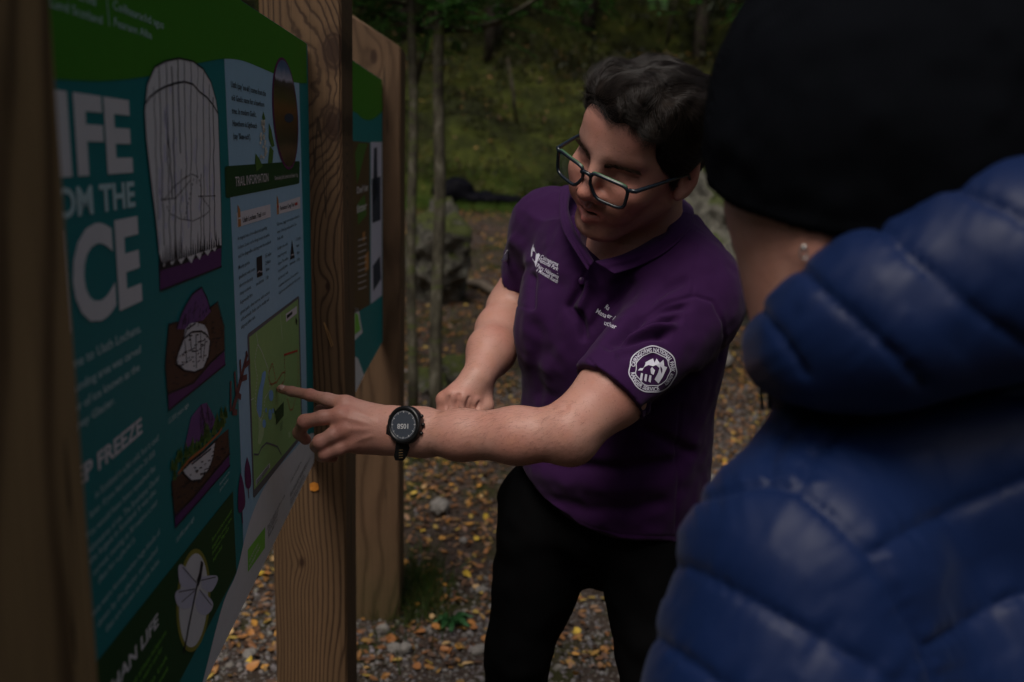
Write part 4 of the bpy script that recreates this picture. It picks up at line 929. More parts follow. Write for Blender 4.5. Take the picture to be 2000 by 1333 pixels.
# ---- embroidery lies on the cloth
THREAD = flat('white_thread', (.62, .62, .72), .7, .3, .2)
class Stitch:
    def __init__(s, bvh, off=.0009): s.V = []; s.Fc = []; s.b = bvh; s.off = off
    def add(s, pts, faces):
        o = len(s.V)
        for x, y in pts:
            d = Vector(J(x, y, 1.)); d.normalize(); h = s.b.ray_cast(Vector((0, 0, 0)), d)
            p = h[0] if h[0] is not None else d*1.25
            if s.V and h[0] is None: p = Vector(s.V[-1])
            s.V.append(tuple(p-d*s.off))
        s.Fc += [tuple(i+o for i in f) for f in faces]
    def line(s, pts, w=1.0):
        q = np.array(pts, float); t = np.gradient(q, axis=0); t /= np.maximum(np.hypot(t[:, 0], t[:, 1]), 1e-9)[:, None]; m = np.stack([-t[:, 1], t[:, 0]], 1)*w/2; n_ = len(q)
        s.add(list(map(tuple, q+m))+list(map(tuple, q-m)), [(i, i+1, n_+i+1, n_+i) for i in range(n_-1)])
    def poly(s, pts): s.add(pts, [tuple(range(len(pts)))])
    def text(s, t, p0, p1, cap, bold=.01):
        gv, gf = glyphs(t, bold, 2); p0 = np.array(p0, float); d = np.array(p1, float)-p0; L = np.hypot(*d); w = gv[:, 0].max()-gv[:, 0].min(); d /= L; up = np.array([d[1], -d[0]])
        pts = [tuple(p0+d*(x-gv[:, 0].min())*L/w+up*y*cap/CAP) for x, y in gv]; s.add(pts, gf)
    def arc(s, t, c, rx, ry, a0, a1, cap, bold=.02, inside=False):
        gv, gf = glyphs(t, bold, 2); w = gv[:, 0].max(); pts = []
        for x, y in gv:
            a = math.radians(a0+(a1-a0)*x/w); k = y*cap/CAP*(-1 if inside else 1); pts.append((c[0]+(rx+k)*math.cos(a), c[1]-(ry+k)*math.sin(a)))
        s.add(pts, gf)
    def done(s, name, mat, parent, **kw):
        me = mesh_py(name, c2w(np.array(s.V)), s.Fc); return obj(name, me, mat, parent, **kw)
bc = (1275, 722); st = Stitch(shirt_bvh)
ring = lambda r1, r2, ph=0: [(bc[0]+(r1+1.2*math.sin(a*9+ph))*math.cos(a), bc[1]+(r2+1.0*math.sin(a*7))*math.sin(a)) for a in np.linspace(0, 2*math.pi, 72)]
st.line(ring(46, 45), 2.2); st.line(ring(33.5, 32.5, 1), 1.6)
st.arc('CAIRNGORMS NATIONAL PARK', bc, 35.5, 34.5, 172, -8, 7.5, .03); st.arc('AUTHORITY', bc, 35.5, 34.5, -12, -52, 6.0, .02)
st.arc('RANGER SERVICE', bc, 43.5, 42.5, 188, 288, 7.5, .03, True)
E_ = lambda pts: [(900+.4876*a, 450+.4876*b) for a, b in pts]
st.poly(E_([(709, 562), (742, 528), (756, 520), (770, 514), (776, 531), (770, 545), (752, 540), (735, 548), (727, 562)])); st.poly(E_([(776, 531), (784, 514), (797, 532), (812, 519), (815, 545), (827, 549), (808, 590), (792, 614), (776, 598), (790, 572), (796, 552), (782, 540), (770, 545)]))
st.poly(E_([(760, 556), (766, 548), (778, 562), (772, 580), (762, 574)]))
for x in (722, 739, 756): st.poly(E_([(x, 572+(x-722)*.25), (x+8, 574+(x-722)*.25), (x+4, 604+(x-722)*.2), (x-5, 598+(x-722)*.2)]))
st.done('sleeve_badge', THREAD, shirto, label='round white embroidered ranger service badge')
st = Stitch(shirt_bvh); st.poly(E_([(291, 56), (296, 82), (304, 96), (312, 92), (317, 100), (308, 122), (300, 148), (296, 130), (288, 118), (281, 104), (283, 78)]))
st.text('Cairngorms', *E_([(317, 112), (387, 145)]), 7.5); st.text('National Park', *E_([(309, 124), (387, 163)]), 7.5); st.line([E_([(306, 133)])[0], E_([(389, 175)])[0]], .9)
st.text('P\u00e0irc N\u00e0iseanta', *E_([(303, 148), (389, 195)]), 7); st.text("a' Mhonaidh Ruaidh", *E_([(301, 163), (385, 213)]), 7)
st.done('chest_logo', THREAD, shirto, label='white park logo on the right of the chest')
st = Stitch(shirt_bvh); st.text('Ra', *E_([(576, 312), (590, 322)]), 9); st.text('Mana', *E_([(540, 330), (579, 352)]), 9); st.text('er /', *E_([(584, 348), (613, 362)]), 9); st.text('uther', *E_([(573, 378), (620, 396)]), 9)
st.done('role_lettering', THREAD, shirto, label='white lettering partly folded into the cloth on the left of the chest')
st = Stitch(shirt_bvh); st.poly([(978, 510), (983, 497), (992, 488), (990, 500), (986, 508), (992, 506), (990, 512)]); st.line([(979, 512), (985, 500), (991, 489)], 1.5); st.done('sleeve_badge', THREAD, shirto, label='sliver of the badge on the far sleeve')
# placket and button
pk = flat('button', (.06, .015, .09), .3, .5)
for x, y in ((1137, 549),):
    d = Vector(J(x, y, 1)).normalized(); h = shirt_bvh.ray_cast(Vector((0, 0, 0)), d)[0]
    V, Fq = uvsphere(np.array(h)-np.array(d)*.003, (.0055, .0055, .0018)); obj('button', smooth(mesh_py('button', c2w(np.array(V)), Fq)), pk, shirto)
# ---- trousers and shoes
TR = cloth('black_trousers', (.0035, .0035, .004), .85, 900, .05)
gnd = lambda p, z: np.array([p[0], p[1], z])
kR = c2w(J(1012, 1290, 1.52)); kL = c2w(J(1300, 1345, 1.42))
aR = w2c(np.array([kR[0]-.01, kR[1]+.12, .09])); aL = w2c(np.array([kL[0]+.03, kL[1]+.10, .09]))
tp = [jc((1150, 1000, 1.56), (1215, 1010, 1.51), .125, .12, .03), Cap(J(1078, 1000, 1.55), J(1012, 1275, 1.52), .094, .0545, .006), Cap(J(1012, 1275, 1.52), aR, .0545, .05, .02),
      Cap(J(1248, 990, 1.46), J(1300, 1345, 1.42), .088, .062, .006), Cap(J(1300, 1345, 1.42), aL, .062, .052, .02)]
v, q = surface(tp, .006); v = relax(v, q, 2); n = vnormals(v, q)
v = v+n*(.006*vnoise(np.stack([v[:, 0]*10, v[:, 1]*22, v[:, 2]*10], 1), 41)+.004*vnoise(v*35, 42))[:, None].astype(np.float32)
obj('trousers', cmesh('trousers', v, q), TR, ranger)
SH = flat('boot_leather', (.025, .02, .018), .6)
for a, dirx in ((aR, -.25), (aL, -.1)):
    w = c2w(a); toe = w+np.array([dirx, -.16, 0])
    sp = [Cap(w2c(gnd(w, .13)), w2c(gnd(w, .06)), .052, .048), Cap(w2c(gnd(w+np.array([0, .03, 0]), .045)), w2c(gnd(w+(toe-w)*.95, .04)), .045, .04, .02)]
    v, q = surface(sp, .006); obj('boot', cmesh('boot', v, q), SH, ranger)
# ---- spectacles
gl = empty('eyeglasses', c2w(H(0, 0, .1)), label="dark framed rectangular spectacles with green top edge on the man's nose", category='eyeglasses')
FRM = flat('frame_navy', (.010, .016, .024), .25, .5); GRN = flat('frame_green', (.05, .12, .06), .3, .5)
def rim(s, n=44):
    out = []
    for a in np.linspace(0, 2*math.pi, n, endpoint=False):
        c_, s__ = math.cos(a), math.sin(a); w, h = .0275, .0178; e = .42
        x = w*np.sign(c_)*abs(c_)**e; y = h*np.sign(s__)*abs(s__)**e
        x *= 1+.05*(y/h); x += .010*max(0, -y/h)*max(0, -x/w); out.append((s*(.0345+x*1.0), -.014+y, .1100-.010*((.0345+x)/.06)**2+y*.12))
    return out
for s in (-1, 1):
    pts = [H(*p) for p in rim(s)]; pts.append(pts[0]); V, Fq = tube(pts, .0024, 8, False); obj('rim', smooth(mesh_py('rim', c2w(np.array(V)), Fq)), FRM, gl)
    top = [p for p in rim(s) if p[1] > .0005]; top = sorted(top, key=lambda p: p[0]); V, Fq = tube([H(p[0], p[1]+.0014, p[2]-.0005) for p in top], .0019, 6); obj('rim_edge', smooth(mesh_py('rim_edge', c2w(np.array(V)), Fq)), GRN, gl)
    V, Fq = tube([H(s*.0625, -.001, .0995), H(s*.0700, -.0005, .0945), H(s*.0755, .002, .06), H(s*.080, .004, .02), H(s*.081, .002, -.008), H(s*.081, -.018, -.026)], [.0030, .0030, .0026, .0024, .0022, .0018], 8); obj('temple', smooth(mesh_py('temple', c2w(np.array(V)), Fq)), FRM, gl)
    lp = rim(s); V = [H(s*.0360, -.014, .1100-.003)]+[H(*p) for p in lp]; n_ = len(lp)
    gm = bpy.data.materials.get('lens_glass')
    if gm is None:
        gm = bpy.data.materials.new('lens_glass'); gm.use_nodes = True; t_ = gm.node_tree; t_.nodes.clear(); out = t_.nodes.new('ShaderNodeOutputMaterial'); mx = t_.nodes.new('ShaderNodeMixShader'); tr = t_.nodes.new('ShaderNodeBsdfTransparent'); gg = t_.nodes.new('ShaderNodeBsdfGlossy'); fz = t_.nodes.new('ShaderNodeFresnel'); fz.inputs[0].default_value = 1.13
        gg.inputs['Roughness'].default_value = .03; tr.inputs[0].default_value = (.93, .95, .94, 1); t_.links.new(fz.outputs[0], mx.inputs[0]); t_.links.new(tr.outputs[0], mx.inputs[1]); t_.links.new(gg.outputs[0], mx.inputs[2]); t_.links.new(mx.outputs[0], out.inputs[0])
    obj('lens', smooth(mesh_py('lens', c2w(np.array(V)), [(0, 1+i, 1+(i+1) % n_) for i in range(n_)])), gm, gl)
V, Fq = tube([H(-.0095, -.004, .111), H(-.004, -.001, .113), H(.004, -.001, .113), H(.0095, -.004, .111)], [.003, .0026, .0026, .003], 8); obj('bridge', smooth(mesh_py('bridge', c2w(np.array(V)), Fq)), FRM, gl)
# ---- wristwatch
wc = J(789, 830, 1.213); wn = np.array([-.42, -.12, -.9]); bs = basis(wn, np.array([.05, 1., 0.]))     # dial reads upside down for us: its 'up' is down in the picture
wt = empty('wristwatch', c2w(wc), label='black round sports watch reading 1058 on the pointing wrist', category='wristwatch')
BLK = flat('watch_black', (.009, .009, .010), .35, .5); RUB = flat('strap_rubber', (.010, .010, .011), .6, .3); GLS = flat('watch_screen', (.06, .07, .09), .12, .5); TCK = flat('watch_print', (.5, .5, .52), .5)
def lathe(prof, c, B, seg=48):
    V = [np.asarray(c)+(r*math.cos(a))*B[0]+(r*math.sin(a))*B[1]+z*B[2] for r, z in prof for a in np.linspace(0, 2*math.pi, seg, endpoint=False)]
    n_ = len(prof); return V, [(i*seg+k, i*seg+(k+1) % seg, (i+1)*seg+(k+1) % seg, (i+1)*seg+k) for i in range(n_-1) for k in range(seg)]
def wobj(name, V, Fq, mat, sm_=True): me = mesh_py(name, c2w(np.array(V)), Fq); (smooth(me) if sm_ else None); return obj(name, me, mat, wt)
wobj('case', *lathe([(.001, -.012), (.0235, -.012), (.0252, -.009), (.0252, -.002), (.0245, 0), (.001, 0)], wc, bs), BLK)
wobj('bezel', *lathe([(.0192, .0008), (.0198, .0026), (.0235, .0026), (.0249, .001), (.0252, -.002)], wc, bs), BLK)
V = [wc+.0193*math.cos(a)*bs[0]+.0193*math.sin(a)*bs[1]+.0012*bs[2] for a in np.linspace(0, 2*math.pi, 48, endpoint=False)]; wobj('screen', V, [tuple(range(48))], GLS, False)
V, Fq = [], []
def wl(x, y, z=.0016): return wc+x*bs[0]+y*bs[1]+z*bs[2]
for i in range(60):
    a = 2*math.pi*i/60; r0 = .0168 if i % 5 else .0158; w_ = .00022 if i % 5 else .0005; o = len(V)
    for rr_, ww in ((r0, -w_), (r0, w_), (.0183, w_), (.0183, -w_)): V.append(wl(rr_*math.cos(a)-ww*math.sin(a), rr_*math.sin(a)+ww*math.cos(a)))
    Fq.append((o, o+1, o+2, o+3))
gv, gf = glyphs('1058', .02, 3); w_ = gv[:, 0].max(); o = len(V); V += [wl((x/w_-.5)*.0185, y/CAP*.0062-.001) for x, y in gv]; Fq += [tuple(i+o for i in f) for f in gf]
wobj('dial_print', V, Fq, TCK, False)
for a in (25, 155, 180, 205, 335):
    a = math.radians(a); p_ = wc+(.0245*math.cos(a))*bs[0]+(.0245*math.sin(a))*bs[1]-.005*bs[2]; q_ = p_+.0035*(math.cos(a)*bs[0]+math.sin(a)*bs[1]); wobj('button', *tube([p_, q_], .0022, 10), BLK)
# strap round the wrist
wcen = J(789, 841, 1.2525); e1 = np.array([0, 1, 0.05]); e1 /= np.linalg.norm(e1); adir = np.array([-1, .02, .32]); adir /= np.linalg.norm(adir); e2 = np.cross(adir, e1)
V = []; nn = 40
for i in range(nn):
    a = 2*math.pi*i/nn
    for w_ in (-.0115, .0115):
        for rr_ in (0, .0028): V.append(wcen+(.0282+rr_)*math.cos(a)*e1+(.0290+rr_)*math.sin(a)*e2+adir*w_)
Fq = []
for i in range(nn):
    a = i*4; b = ((i+1) % nn)*4; Fq += [(a+1, b+1, b+3, a+3), (a, a+2, b+2, b), (a, b, b+1, a+1), (a+2, a+3, b+3, b+2)]
wobj('strap', V, Fq, RUB)
V, Fq = [], []
prof = [(790, 858, 1.215), (788, 868, 1.216), (785, 880, 1.2195), (782, 892, 1.223), (780, 900, 1.226)]; wdt = [15.5, 15, 13.5, 12.5, 8]
for (x, y, d), w_ in zip(prof, wdt):
    for dx, dd in ((-w_, 0), (w_, 0), (w_, .003), (-w_, .003)): V.append(J(x+dx, y, d+dd))
for i in range(4):
    for k_ in range(4): Fq.append((i*4+k_, i*4+(k_+1) % 4, (i+1)*4+(k_+1) % 4, (i+1)*4+k_))
Fq += [(3, 2, 1, 0), (16, 17, 18, 19)]; wobj('strap_tail', V, Fq, RUB, False)
hol = flat('strap_hole', (.12, .075, .03), .7); V, Fq = [], []
for y in (879, 884, 889, 894):
    o = len(V); d = 1.2185+(y-879)*.00032; V += [J(x, yy, d-.0008) for x, yy in ((779, y), (787, y-.6), (787, y+1.0), (779, y+1.4))]; Fq.append((o, o+1, o+2, o+3))
wobj('strap_hole', V, Fq, hol, False)['kind'] = 'stuff'
# ------------------------------------------------------------------ woman in the foreground
wf_ = c2w(J(1850, 1333, .75))
woman = empty('person', (wf_[0], wf_[1], 0), label='onlooker in black beanie and blue puffer jacket seen from behind', category='person')
HW = J(1725, 235, .665)
fd = np.array([-.50, .22, .84]); fd /= np.linalg.norm(fd); ud = np.array([.12, -.97, .1]); ud -= ud.dot(fd)*fd; ud /= np.linalg.norm(ud); ld = np.cross(ud, fd); WRt = np.array([ld, ud, fd])
def wp(l, u, f): return HW+np.array([l, u, f]) @ WRt
P = [Ell(HW, (.092, .1, .105), WRt), jc((1545, 395, .665), (1578, 640, .68), .0475, .036, .03), jc((1640, 430, .62), (1660, 620, .64), .045, .05, .04), Ell(wp(0, -.045, .07), (.055, .07, .05), WRt, .03), Ell(wp(0, -.045, .118), (.012, .02, .014), WRt, .01), Ell(wp(0, -.08, .105), (.024, .008, .012), WRt, .01), Ell(wp(0, -.105, .09), (.022, .018, .02), WRt, .015),
     jc((1606, 430, .61), (1592, 490, .602), .009, .009, .012), jc((1660, 560, .66), (1780, 760, .70), .045, .04, .04), jc((1780, 760, .70), (1880, 1100, .76), .04, .07, .04)]
v, q = surface(P, .003); v = relax(v, q, 3); base = np.tile(np.array([.62, .36, .27]), (len(v), 1)); tint(gs(v, J(1600, 490, .60), .02)*.5, (.42, .15, .11)); tint(gs(v, J(1470, 420, .62), .03)*.5, (.48, .18, .13))
me = cmesh('body', v, q); colattr(me, base); obj('body', me, SKIN, woman)
er = flat('earring_silver', (.5, .48, .45), .25, .8); er.node_tree.nodes['Principled BSDF'].inputs['Metallic'].default_value = .9
V, Fq = uvsphere(J(1570, 484, .585), .0022); V2, F2 = tube([J(1570, 484, .585)+.0042*np.array([math.sin(a)*.5, .8+math.cos(a), .1]) for a in np.linspace(0, 6.28, 16)], .0007, 6); V, Fq = merge([(V, Fq), (V2, F2)]); obj('earring', smooth(mesh_py('earring', c2w(np.array(V)), Fq)), er, woman)
# beanie
kb = NM('beanie_knit', 1.0, .02); kb.color(kb.mix(kb.math('MULTIPLY', kb.noise(kb.mapping(), 14, 4), .6), (.0050, .0058, .0078), (.002, .0024, .0034)))
w_ = kb.n('TexWave'); w_.wave_type = 'BANDS'; kb.l(kb.mapping((1, 1, 1)), w_.inputs['Vector']); w_.inputs['Scale'].default_value = 190; w_.inputs['Distortion'].default_value = 1.2; kb.bump(kb.math('ADD', w_.outputs['Fac'], kb.noise(kb.mapping(), 500, 3)), .4, .0012)
p1_, p2_, p3_ = J(1391, 348, .665), J(1560, 466, .575), J(1690, 492, .555); nb_ = np.cross(p2_-p1_, p3_-p1_); nb_ /= np.linalg.norm(nb_); nb_ *= np.sign(nb_[1])
bE = Ell(J(1742, 190, .665), (.1295, .1195, .125)); bE2 = Ell(J(1700, 330, .655), (.1120, .10, .112), None, .03)
def bean(p):
    d = blend(bE.d(p), bE2.d(p), .04, 'u'); return np.maximum(d, (p-p1_)@nb_)
v, q = surface([Fn(bean, bE.c-.16, bE.c+.19), Ell(HW, (.094, .15, .107), WRt, .002, 's')], .0032, lo=bE.c-.15, hi=bE.c+.19); v = relax(v, q, 4); n = vnormals(v, q)
rimd = np.abs((v-p1_)@nb_); v = v+n*(.0028*np.exp(-(rimd/.006)**2)-.0012*np.exp(-((rimd-.03)/.003)**2)*0+.004*vnoise(v*22, 61)+.0015*vnoise(v*60, 62))[:, None].astype(np.float32)
obj('beanie', cmesh('beanie', v, q), kb.m, woman, label='plain black knitted beanie')
# puffer jacket
kj = NM('blue_nylon', .5, .2); kj.color(kj.mix(kj.math('MULTIPLY', kj.noise(kj.mapping(), 7, 3), .5), (.0045, .0155, .068), (.003, .0095, .040)))
kj.b.inputs['Sheen Weight'].default_value = .06; kj.b.inputs['Sheen Tint'].default_value = (.5, .6, .9, 1); kj.b.inputs['Sheen Roughness'].default_value = .45
kj.bump(kj.math('ADD', kj.math('MULTIPLY', kj.noise(kj.mapping((1, 1, 1)), 28, 5, .65, 1.2), 1), kj.math('MULTIPLY', kj.noise(kj.mapping(), 700, 2), .15)), .06, .004)
Z7 = lambda pts: [(1200+.5125*a, 650+.5125*b) for a, b in pts]
Z6b = lambda pts: [(1250+.525*a, .525*b) for a, b in pts]
body_seams = [Z7([(230, 660), (400, 615), (590, 585), (700, 610), (830, 710), (960, 850), (1060, 1010), (1160, 1190), (1240, 1400)]), Z7([(1030, 230), (900, 340), (750, 500), (705, 610)]), Z7([(970, 850), (1130, 750), (1290, 670), (1561, 560), (1800, 500), (2300, 440), (3000, 520)]),
              Z7([(190, 880), (290, 895), (400, 950), (560, 1040), (800, 1180), (1000, 1290), (1150, 1420)]), Z7([(150, 1150), (240, 1210), (400, 1330), (560, 1450)]), Z7([(1160, 1200), (1320, 1110), (1480, 1020), (1700, 960), (2200, 900), (3000, 960)]),
              Z7([(1300, 1500), (1700, 1350), (2200, 1280), (3000, 1340)]), Z7([(1500, 250), (1900, 200), (2400, 180), (3000, 260)]), Z7([(590, 585), (600, 480), (680, 370), (800, 290)])]
hood_seams = [Z6b([(850, 820), (930, 880), (1000, 960), (1150, 1080), (1300, 1190), (1428, 1270), (1560, 1330)]), Z6b([(560, 960), (640, 1040), (740, 1130), (860, 1230), (960, 1320), (1050, 1420)]), Z6b([(1100, 660), (1200, 720), (1380, 800), (1500, 880)]), Z6b([(440, 1130), (490, 1200), (560, 1290), (620, 1380)])]
def puff(v, q, seams, A_, w, wr):
    n = vnormals(v, q); P2 = pix(v); sc_ = np.ones(len(v)); best = np.full(len(v), 1e9); arcv = np.zeros(len(v)); k_ = 0
    for s_ in seams:
        d_, sd, ar, L = polydist(P2, s_); m = d_ < best; best[m] = d_[m]; arcv[m] = ar[m]+k_*977; k_ += 1
    h = A_*(1-np.exp(-best/w))-.0036*np.exp(-(best/5)**2)
    wrk = vnoise(np.stack([arcv/10, best/110, np.zeros(len(v))], 1), 71)*np.exp(-best/60)*sm(0, 14, best)*wr
    wrk += vnoise(np.stack([arcv/42, best/120, np.zeros(len(v))+3], 1), 72)*np.exp(-best/110)*sm(0, 20, best)*wr*.8
    h = h+wrk+.0025*vnoise(v*8, 73)+.0005*vnoise(v*38, 74)
    return v+n*h[:, None].astype(np.float32)
jb = [Ell(J(1900, 1200, .74), (.198, .178, .13), None), jc((1578, 1120, .63), (1558, 1420, .62), .088, .092, .05), jc((1558, 1420, .62), (1480, 1900, .66), .092, .075, .04), jc((1900, 1300, .74), (1950, 2300, .80), .17, .18, .06), jc((1690, 900, .70), (1760, 960, .70), .05, .07, .05), jc((1650, 900, .665), (2060, 890, .665), .055, .088, .04), jc((2150, 1000, .82), (2350, 1400, .84), .12, .10, .05)]
v, q = surface(jb, .004); v = relax(v, q, 3); v = puff(v, q, body_seams, .0034, 22, .0022); v = relax(v, q, 1, .3)
jk = obj('puffer_jacket', cmesh('puffer_jacket', v, q), kj.m, woman, label='quilted navy blue down jacket')
hd = [jc((1556, 685, .635), (1606, 668, .60), .0225, .033, .02), jc((1600, 668, .60), (1722, 622, .585), .033, .049, .03), jc((1722, 622, .585), (1950, 530, .575), .049, .060, .03), jc((1950, 530, .575), (2200, 470, .62), .060, .07, .03), jc((2200, 470, .62), (2110, 420, .74), .07, .055, .03), jc((2110, 420, .74), (1900, 500, .84), .055, .045, .03), jc((1540, 683, .635), (1560, 650, .74), .0245, .03, .03), jc((1560, 650, .74), (1750, 600, .82), .03, .04, .03)]
v, q = surface(hd, .004); v = relax(v, q, 3); v = puff(v, q, hood_seams, .0032, 20, .0022); v = relax(v, q, 1, .3)
obj('hood', cmesh('hood', v, q), kj.m, jk)
v, q = surface([jc((1580, 735, .66), (1640, 800, .68), .022, .03, .02), jc((1640, 790, .68), (2000, 770, .70), .042, .075, .03), jc((2000, 800, .72), (2200, 800, .8), .06, .07, .03), jc((1580, 735, .66), (1620, 740, .80), .022, .03, .03)], .005); obj('collar', cmesh('collar', relax(v, q, 3), q), kj.m, jk)
zp = flat('zip_black', (.01, .01, .012), .4); V, Fq = merge([tube([J(1492, 735, .655), J(1491, 752, .655)], .0008, 8), tube([J(1491, 752, .655), J(1486, 764, .655), J(1489, 800, .655), J(1503, 800, .655), J(1502, 764, .655), J(1492, 751, .655)], .0016, 8)]); obj('zip_pull', smooth(mesh_py('zip_pull', c2w(np.array(V)), Fq)), zp, jk)
tv = [Cap(w2c([wf_[0]-.09, wf_[1], .9]), w2c([wf_[0]-.1, wf_[1]+.02, .08]), .09, .06), Cap(w2c([wf_[0]+.1, wf_[1], .9]), w2c([wf_[0]+.12, wf_[1]-.05, .08]), .09, .06), Cap(w2c([wf_[0]-.1, wf_[1]+.04, .04]), w2c([wf_[0]-.16, wf_[1]+.2, .04]), .045, .04), Cap(w2c([wf_[0]+.12, wf_[1]-.04, .04]), w2c([wf_[0]+.08, wf_[1]+.13, .04]), .045, .04)]
v, q = surface(tv, .01); obj('trousers', cmesh('trousers', relax(v, q, 2), q), TR, woman)
# ------------------------------------------------------------------ ground, hillside, trees, litter
def hz(x, y):
    x = np.asarray(x, float); y = np.asarray(y, float)
    b = np.where(y < 3, 0, .058*(y-3)); ex = np.clip(y-(14.3+.6*np.sin(x*.35)), 0, None)
    p = np.stack([x*.35, y*.35, 0*x], -1).reshape(-1, 3); n1 = vnoise(p, 51).reshape(x.shape); n2 = vnoise(p*3.1, 52).reshape(x.shape); n3 = vnoise(p*9, 53).reshape(x.shape)
    bump = sm(0, 3, ex)
    side = .75*np.clip(np.abs(x)-7.5, 0, 14)*(1+.25*n1)  # side banks added to block low sky light
    back = .8*np.clip(-y-7, 0, 14)*(1+.25*n1)  # unseen bank behind the camera, added to cut low sky fill
    return b+ex*.52-.0035*np.clip(ex-4, 0, 30)**2*.6+bump*(n1*.75+n2*.35+n3*.10)+(1-bump)*(n2*.02+n3*.008)*sm(1, 5, np.abs(y))+side+back
def grid(name, x0, x1, y0, y1, nx, ny, dz=0):
    X, Y = np.meshgrid(np.linspace(x0, x1, nx), np.linspace(y0, y1, ny)); Zh = hz(X, Y)+dz
    v = np.stack([X, Y, Zh], -1).reshape(-1, 3); i = np.arange(nx*ny).reshape(ny, nx)
    return smooth(mesh_from(name, v, np.stack([i[:-1, :-1], i[:-1, 1:], i[1:, 1:], i[1:, :-1]], -1).reshape(-1, 4)))
kg = NM('soil', .95, .15); a = kg.noise(kg.mapping(), 3.5, 5); b = kg.noise(kg.mapping(), 60, 5, .7); c = kg.noise(kg.mapping(), .45, 3)
col_ = kg.ramp(b, [(.25, (.020, .014, .011)), (.5, (.055, .04, .032)), (.75, (.12, .095, .08))]); col_ = kg.mix(kg.ramp(a, [(.5, (0, 0, 0)), (.62, (1, 1, 1))]), col_, (.035, .035, .012))
sep = kg.n('SeparateXYZ'); kg.l(kg.tc.outputs['Object'], sep.inputs[0])
far = kg.math('MULTIPLY', kg.math('SUBTRACT', sep.outputs[1], 11.5), .8); far = kg.math('MAXIMUM', far, kg.math('MULTIPLY', kg.math('SUBTRACT', kg.math('ABSOLUTE', sep.outputs[0]), 7), .8)); far = kg.math('MAXIMUM', far, kg.math('MULTIPLY', kg.math('SUBTRACT', -6, sep.outputs[1]), .8)); far = kg.math('MINIMUM', kg.math('MAXIMUM', far, 0), 1)
moss = kg.ramp(kg.noise(kg.mapping(), 1.3, 6, .65), [(.3, (.008, .008, .003)), (.48, (.024, .03, .006)), (.6, (.05, .06, .010)), (.75, (.06, .05, .014))])
kg.color(kg.mix(far, col_, moss)); kg.bump(b, .8, .02)
gnear = obj('ground', grid('ground', -60, 60, -40, 75, 420, 420), kg.m, kind='structure', label='brown earth track rising into a mossy wooded bank')

def scatter(name, tv, tf, pos, scale, rotz, tilt, mat, cols=None, **kw):
    """many small real shapes joined in one mesh"""
    n = len(pos); tv = np.asarray(tv, float); nv = len(tv); tx = rng.normal(0, 1, n)*tilt; ty = rng.normal(0, 1, n)*tilt
    cz, sz = np.cos(rotz), np.sin(rotz); s = np.asarray(scale); s = np.repeat(s[:, None], 3, 1) if s.ndim == 1 else s
    v = tv[None]*s[:, None, :]
    x, y, z = v[..., 0], v[..., 1], v[..., 2]
    y, z = y*np.cos(tx)[:, None]-z*np.sin(tx)[:, None], y*np.sin(tx)[:, None]+z*np.cos(tx)[:, None]
    x, z = x*np.cos(ty)[:, None]+z*np.sin(ty)[:, None], -x*np.sin(ty)[:, None]+z*np.cos(ty)[:, None]
    x, y = x*cz[:, None]-y*sz[:, None], x*sz[:, None]+y*cz[:, None]
    V = np.stack([x, y, z], -1)+pos[:, None, :]
    f = np.asarray(tf); Fq = (f[None]+(np.arange(n)*nv)[:, None, None]).reshape(-1, f.shape[1])
    me = mesh_from(name, V.reshape(-1, 3), Fq)
    if cols is not None: colattr(me, np.repeat(cols, nv, 0))
    return obj(name, me, mat, **kw)
def attrmat(name, rough=.7, spec=.3, trans=0.0, bumpy=0):
    k = NM(name, rough, spec); c = k.n('Attribute', attribute_name='Col').outputs['Color']
    c = k.mix(k.math('MULTIPLY', k.noise(k.mapping(), 120, 2), .5), c, (.02, .014, .008)); k.color(c)
    if trans:
        k.b.inputs['Subsurface Weight'].default_value = 0; t = k.n('BsdfTranslucent'); k.l(c, t.inputs[0]); m = k.n('MixShader'); m.inputs[0].default_value = trans
        out = [x for x in k.t.nodes if x.type == 'OUTPUT_MATERIAL'][0]; k.l(k.b.outputs[0], m.inputs[1]); k.l(t.outputs[0], m.inputs[2]); k.l(m.outputs[0], out.inputs[0])
    return k.m
LEAFM = attrmat('dead_leaf', .6, .35, .15); STONEM = attrmat('stone', .85, .25); GREENM = attrmat('green_leaf', .6, .3, .3)
def on_ground(x, y): return np.stack([x, y, hz(x, y)], 1)
def visible(x, y, z=None, m=60):
    c = w2c(np.stack([x, y, hz(x, y) if z is None else z], 1)); p = pix(c); return (c[:, 2] > .2) & (p[:, 0] > -m) & (p[:, 0] < 2000+m) & (p[:, 1] > -m) & (p[:, 1] < 1333+m)
# gravel
ico_v = np.array([(0, 0, .55), (.5, .1, .2), (.1, .5, .15), (-.45, .25, .2), (-.35, -.4, .15), (.3, -.45, .2), (.35, .3, -.25), (-.3, .35, -.25), (-.2, -.4, -.25), (.35, -.3, -.25)]); ico_f = [(0, 1, 2), (0, 2, 3), (0, 3, 4), (0, 4, 5), (0, 5, 1), (1, 6, 2), (2, 7, 3), (3, 8, 4), (4, 8, 5), (5, 9, 1), (6, 7, 2), (8, 9, 5), (1, 9, 6), (3, 7, 8)]
def pts_in(n, x0, x1, y0, y1): return rng.uniform(x0, x1, n), rng.uniform(y0, y1, n)
x, y = pts_in(90000, -2.2, 2.2, 1.2, 5.2); dens = vnoise(np.stack([x*1.3, y*1.3, 0*x], 1), 81); m = visible(x, y, None, 300) & (dens > rng.uniform(-.9, .5, len(x))-.1*(y < 2.8)); x, y = x[m], y[m]
sz = np.exp(rng.normal(-4.75, .38, len(x))); g_ = rng.uniform(.09, .25, len(x)); cols = np.stack([g_, g_*rng.uniform(.88, .97, len(x)), g_*rng.uniform(.8, .98, len(x))], 1)
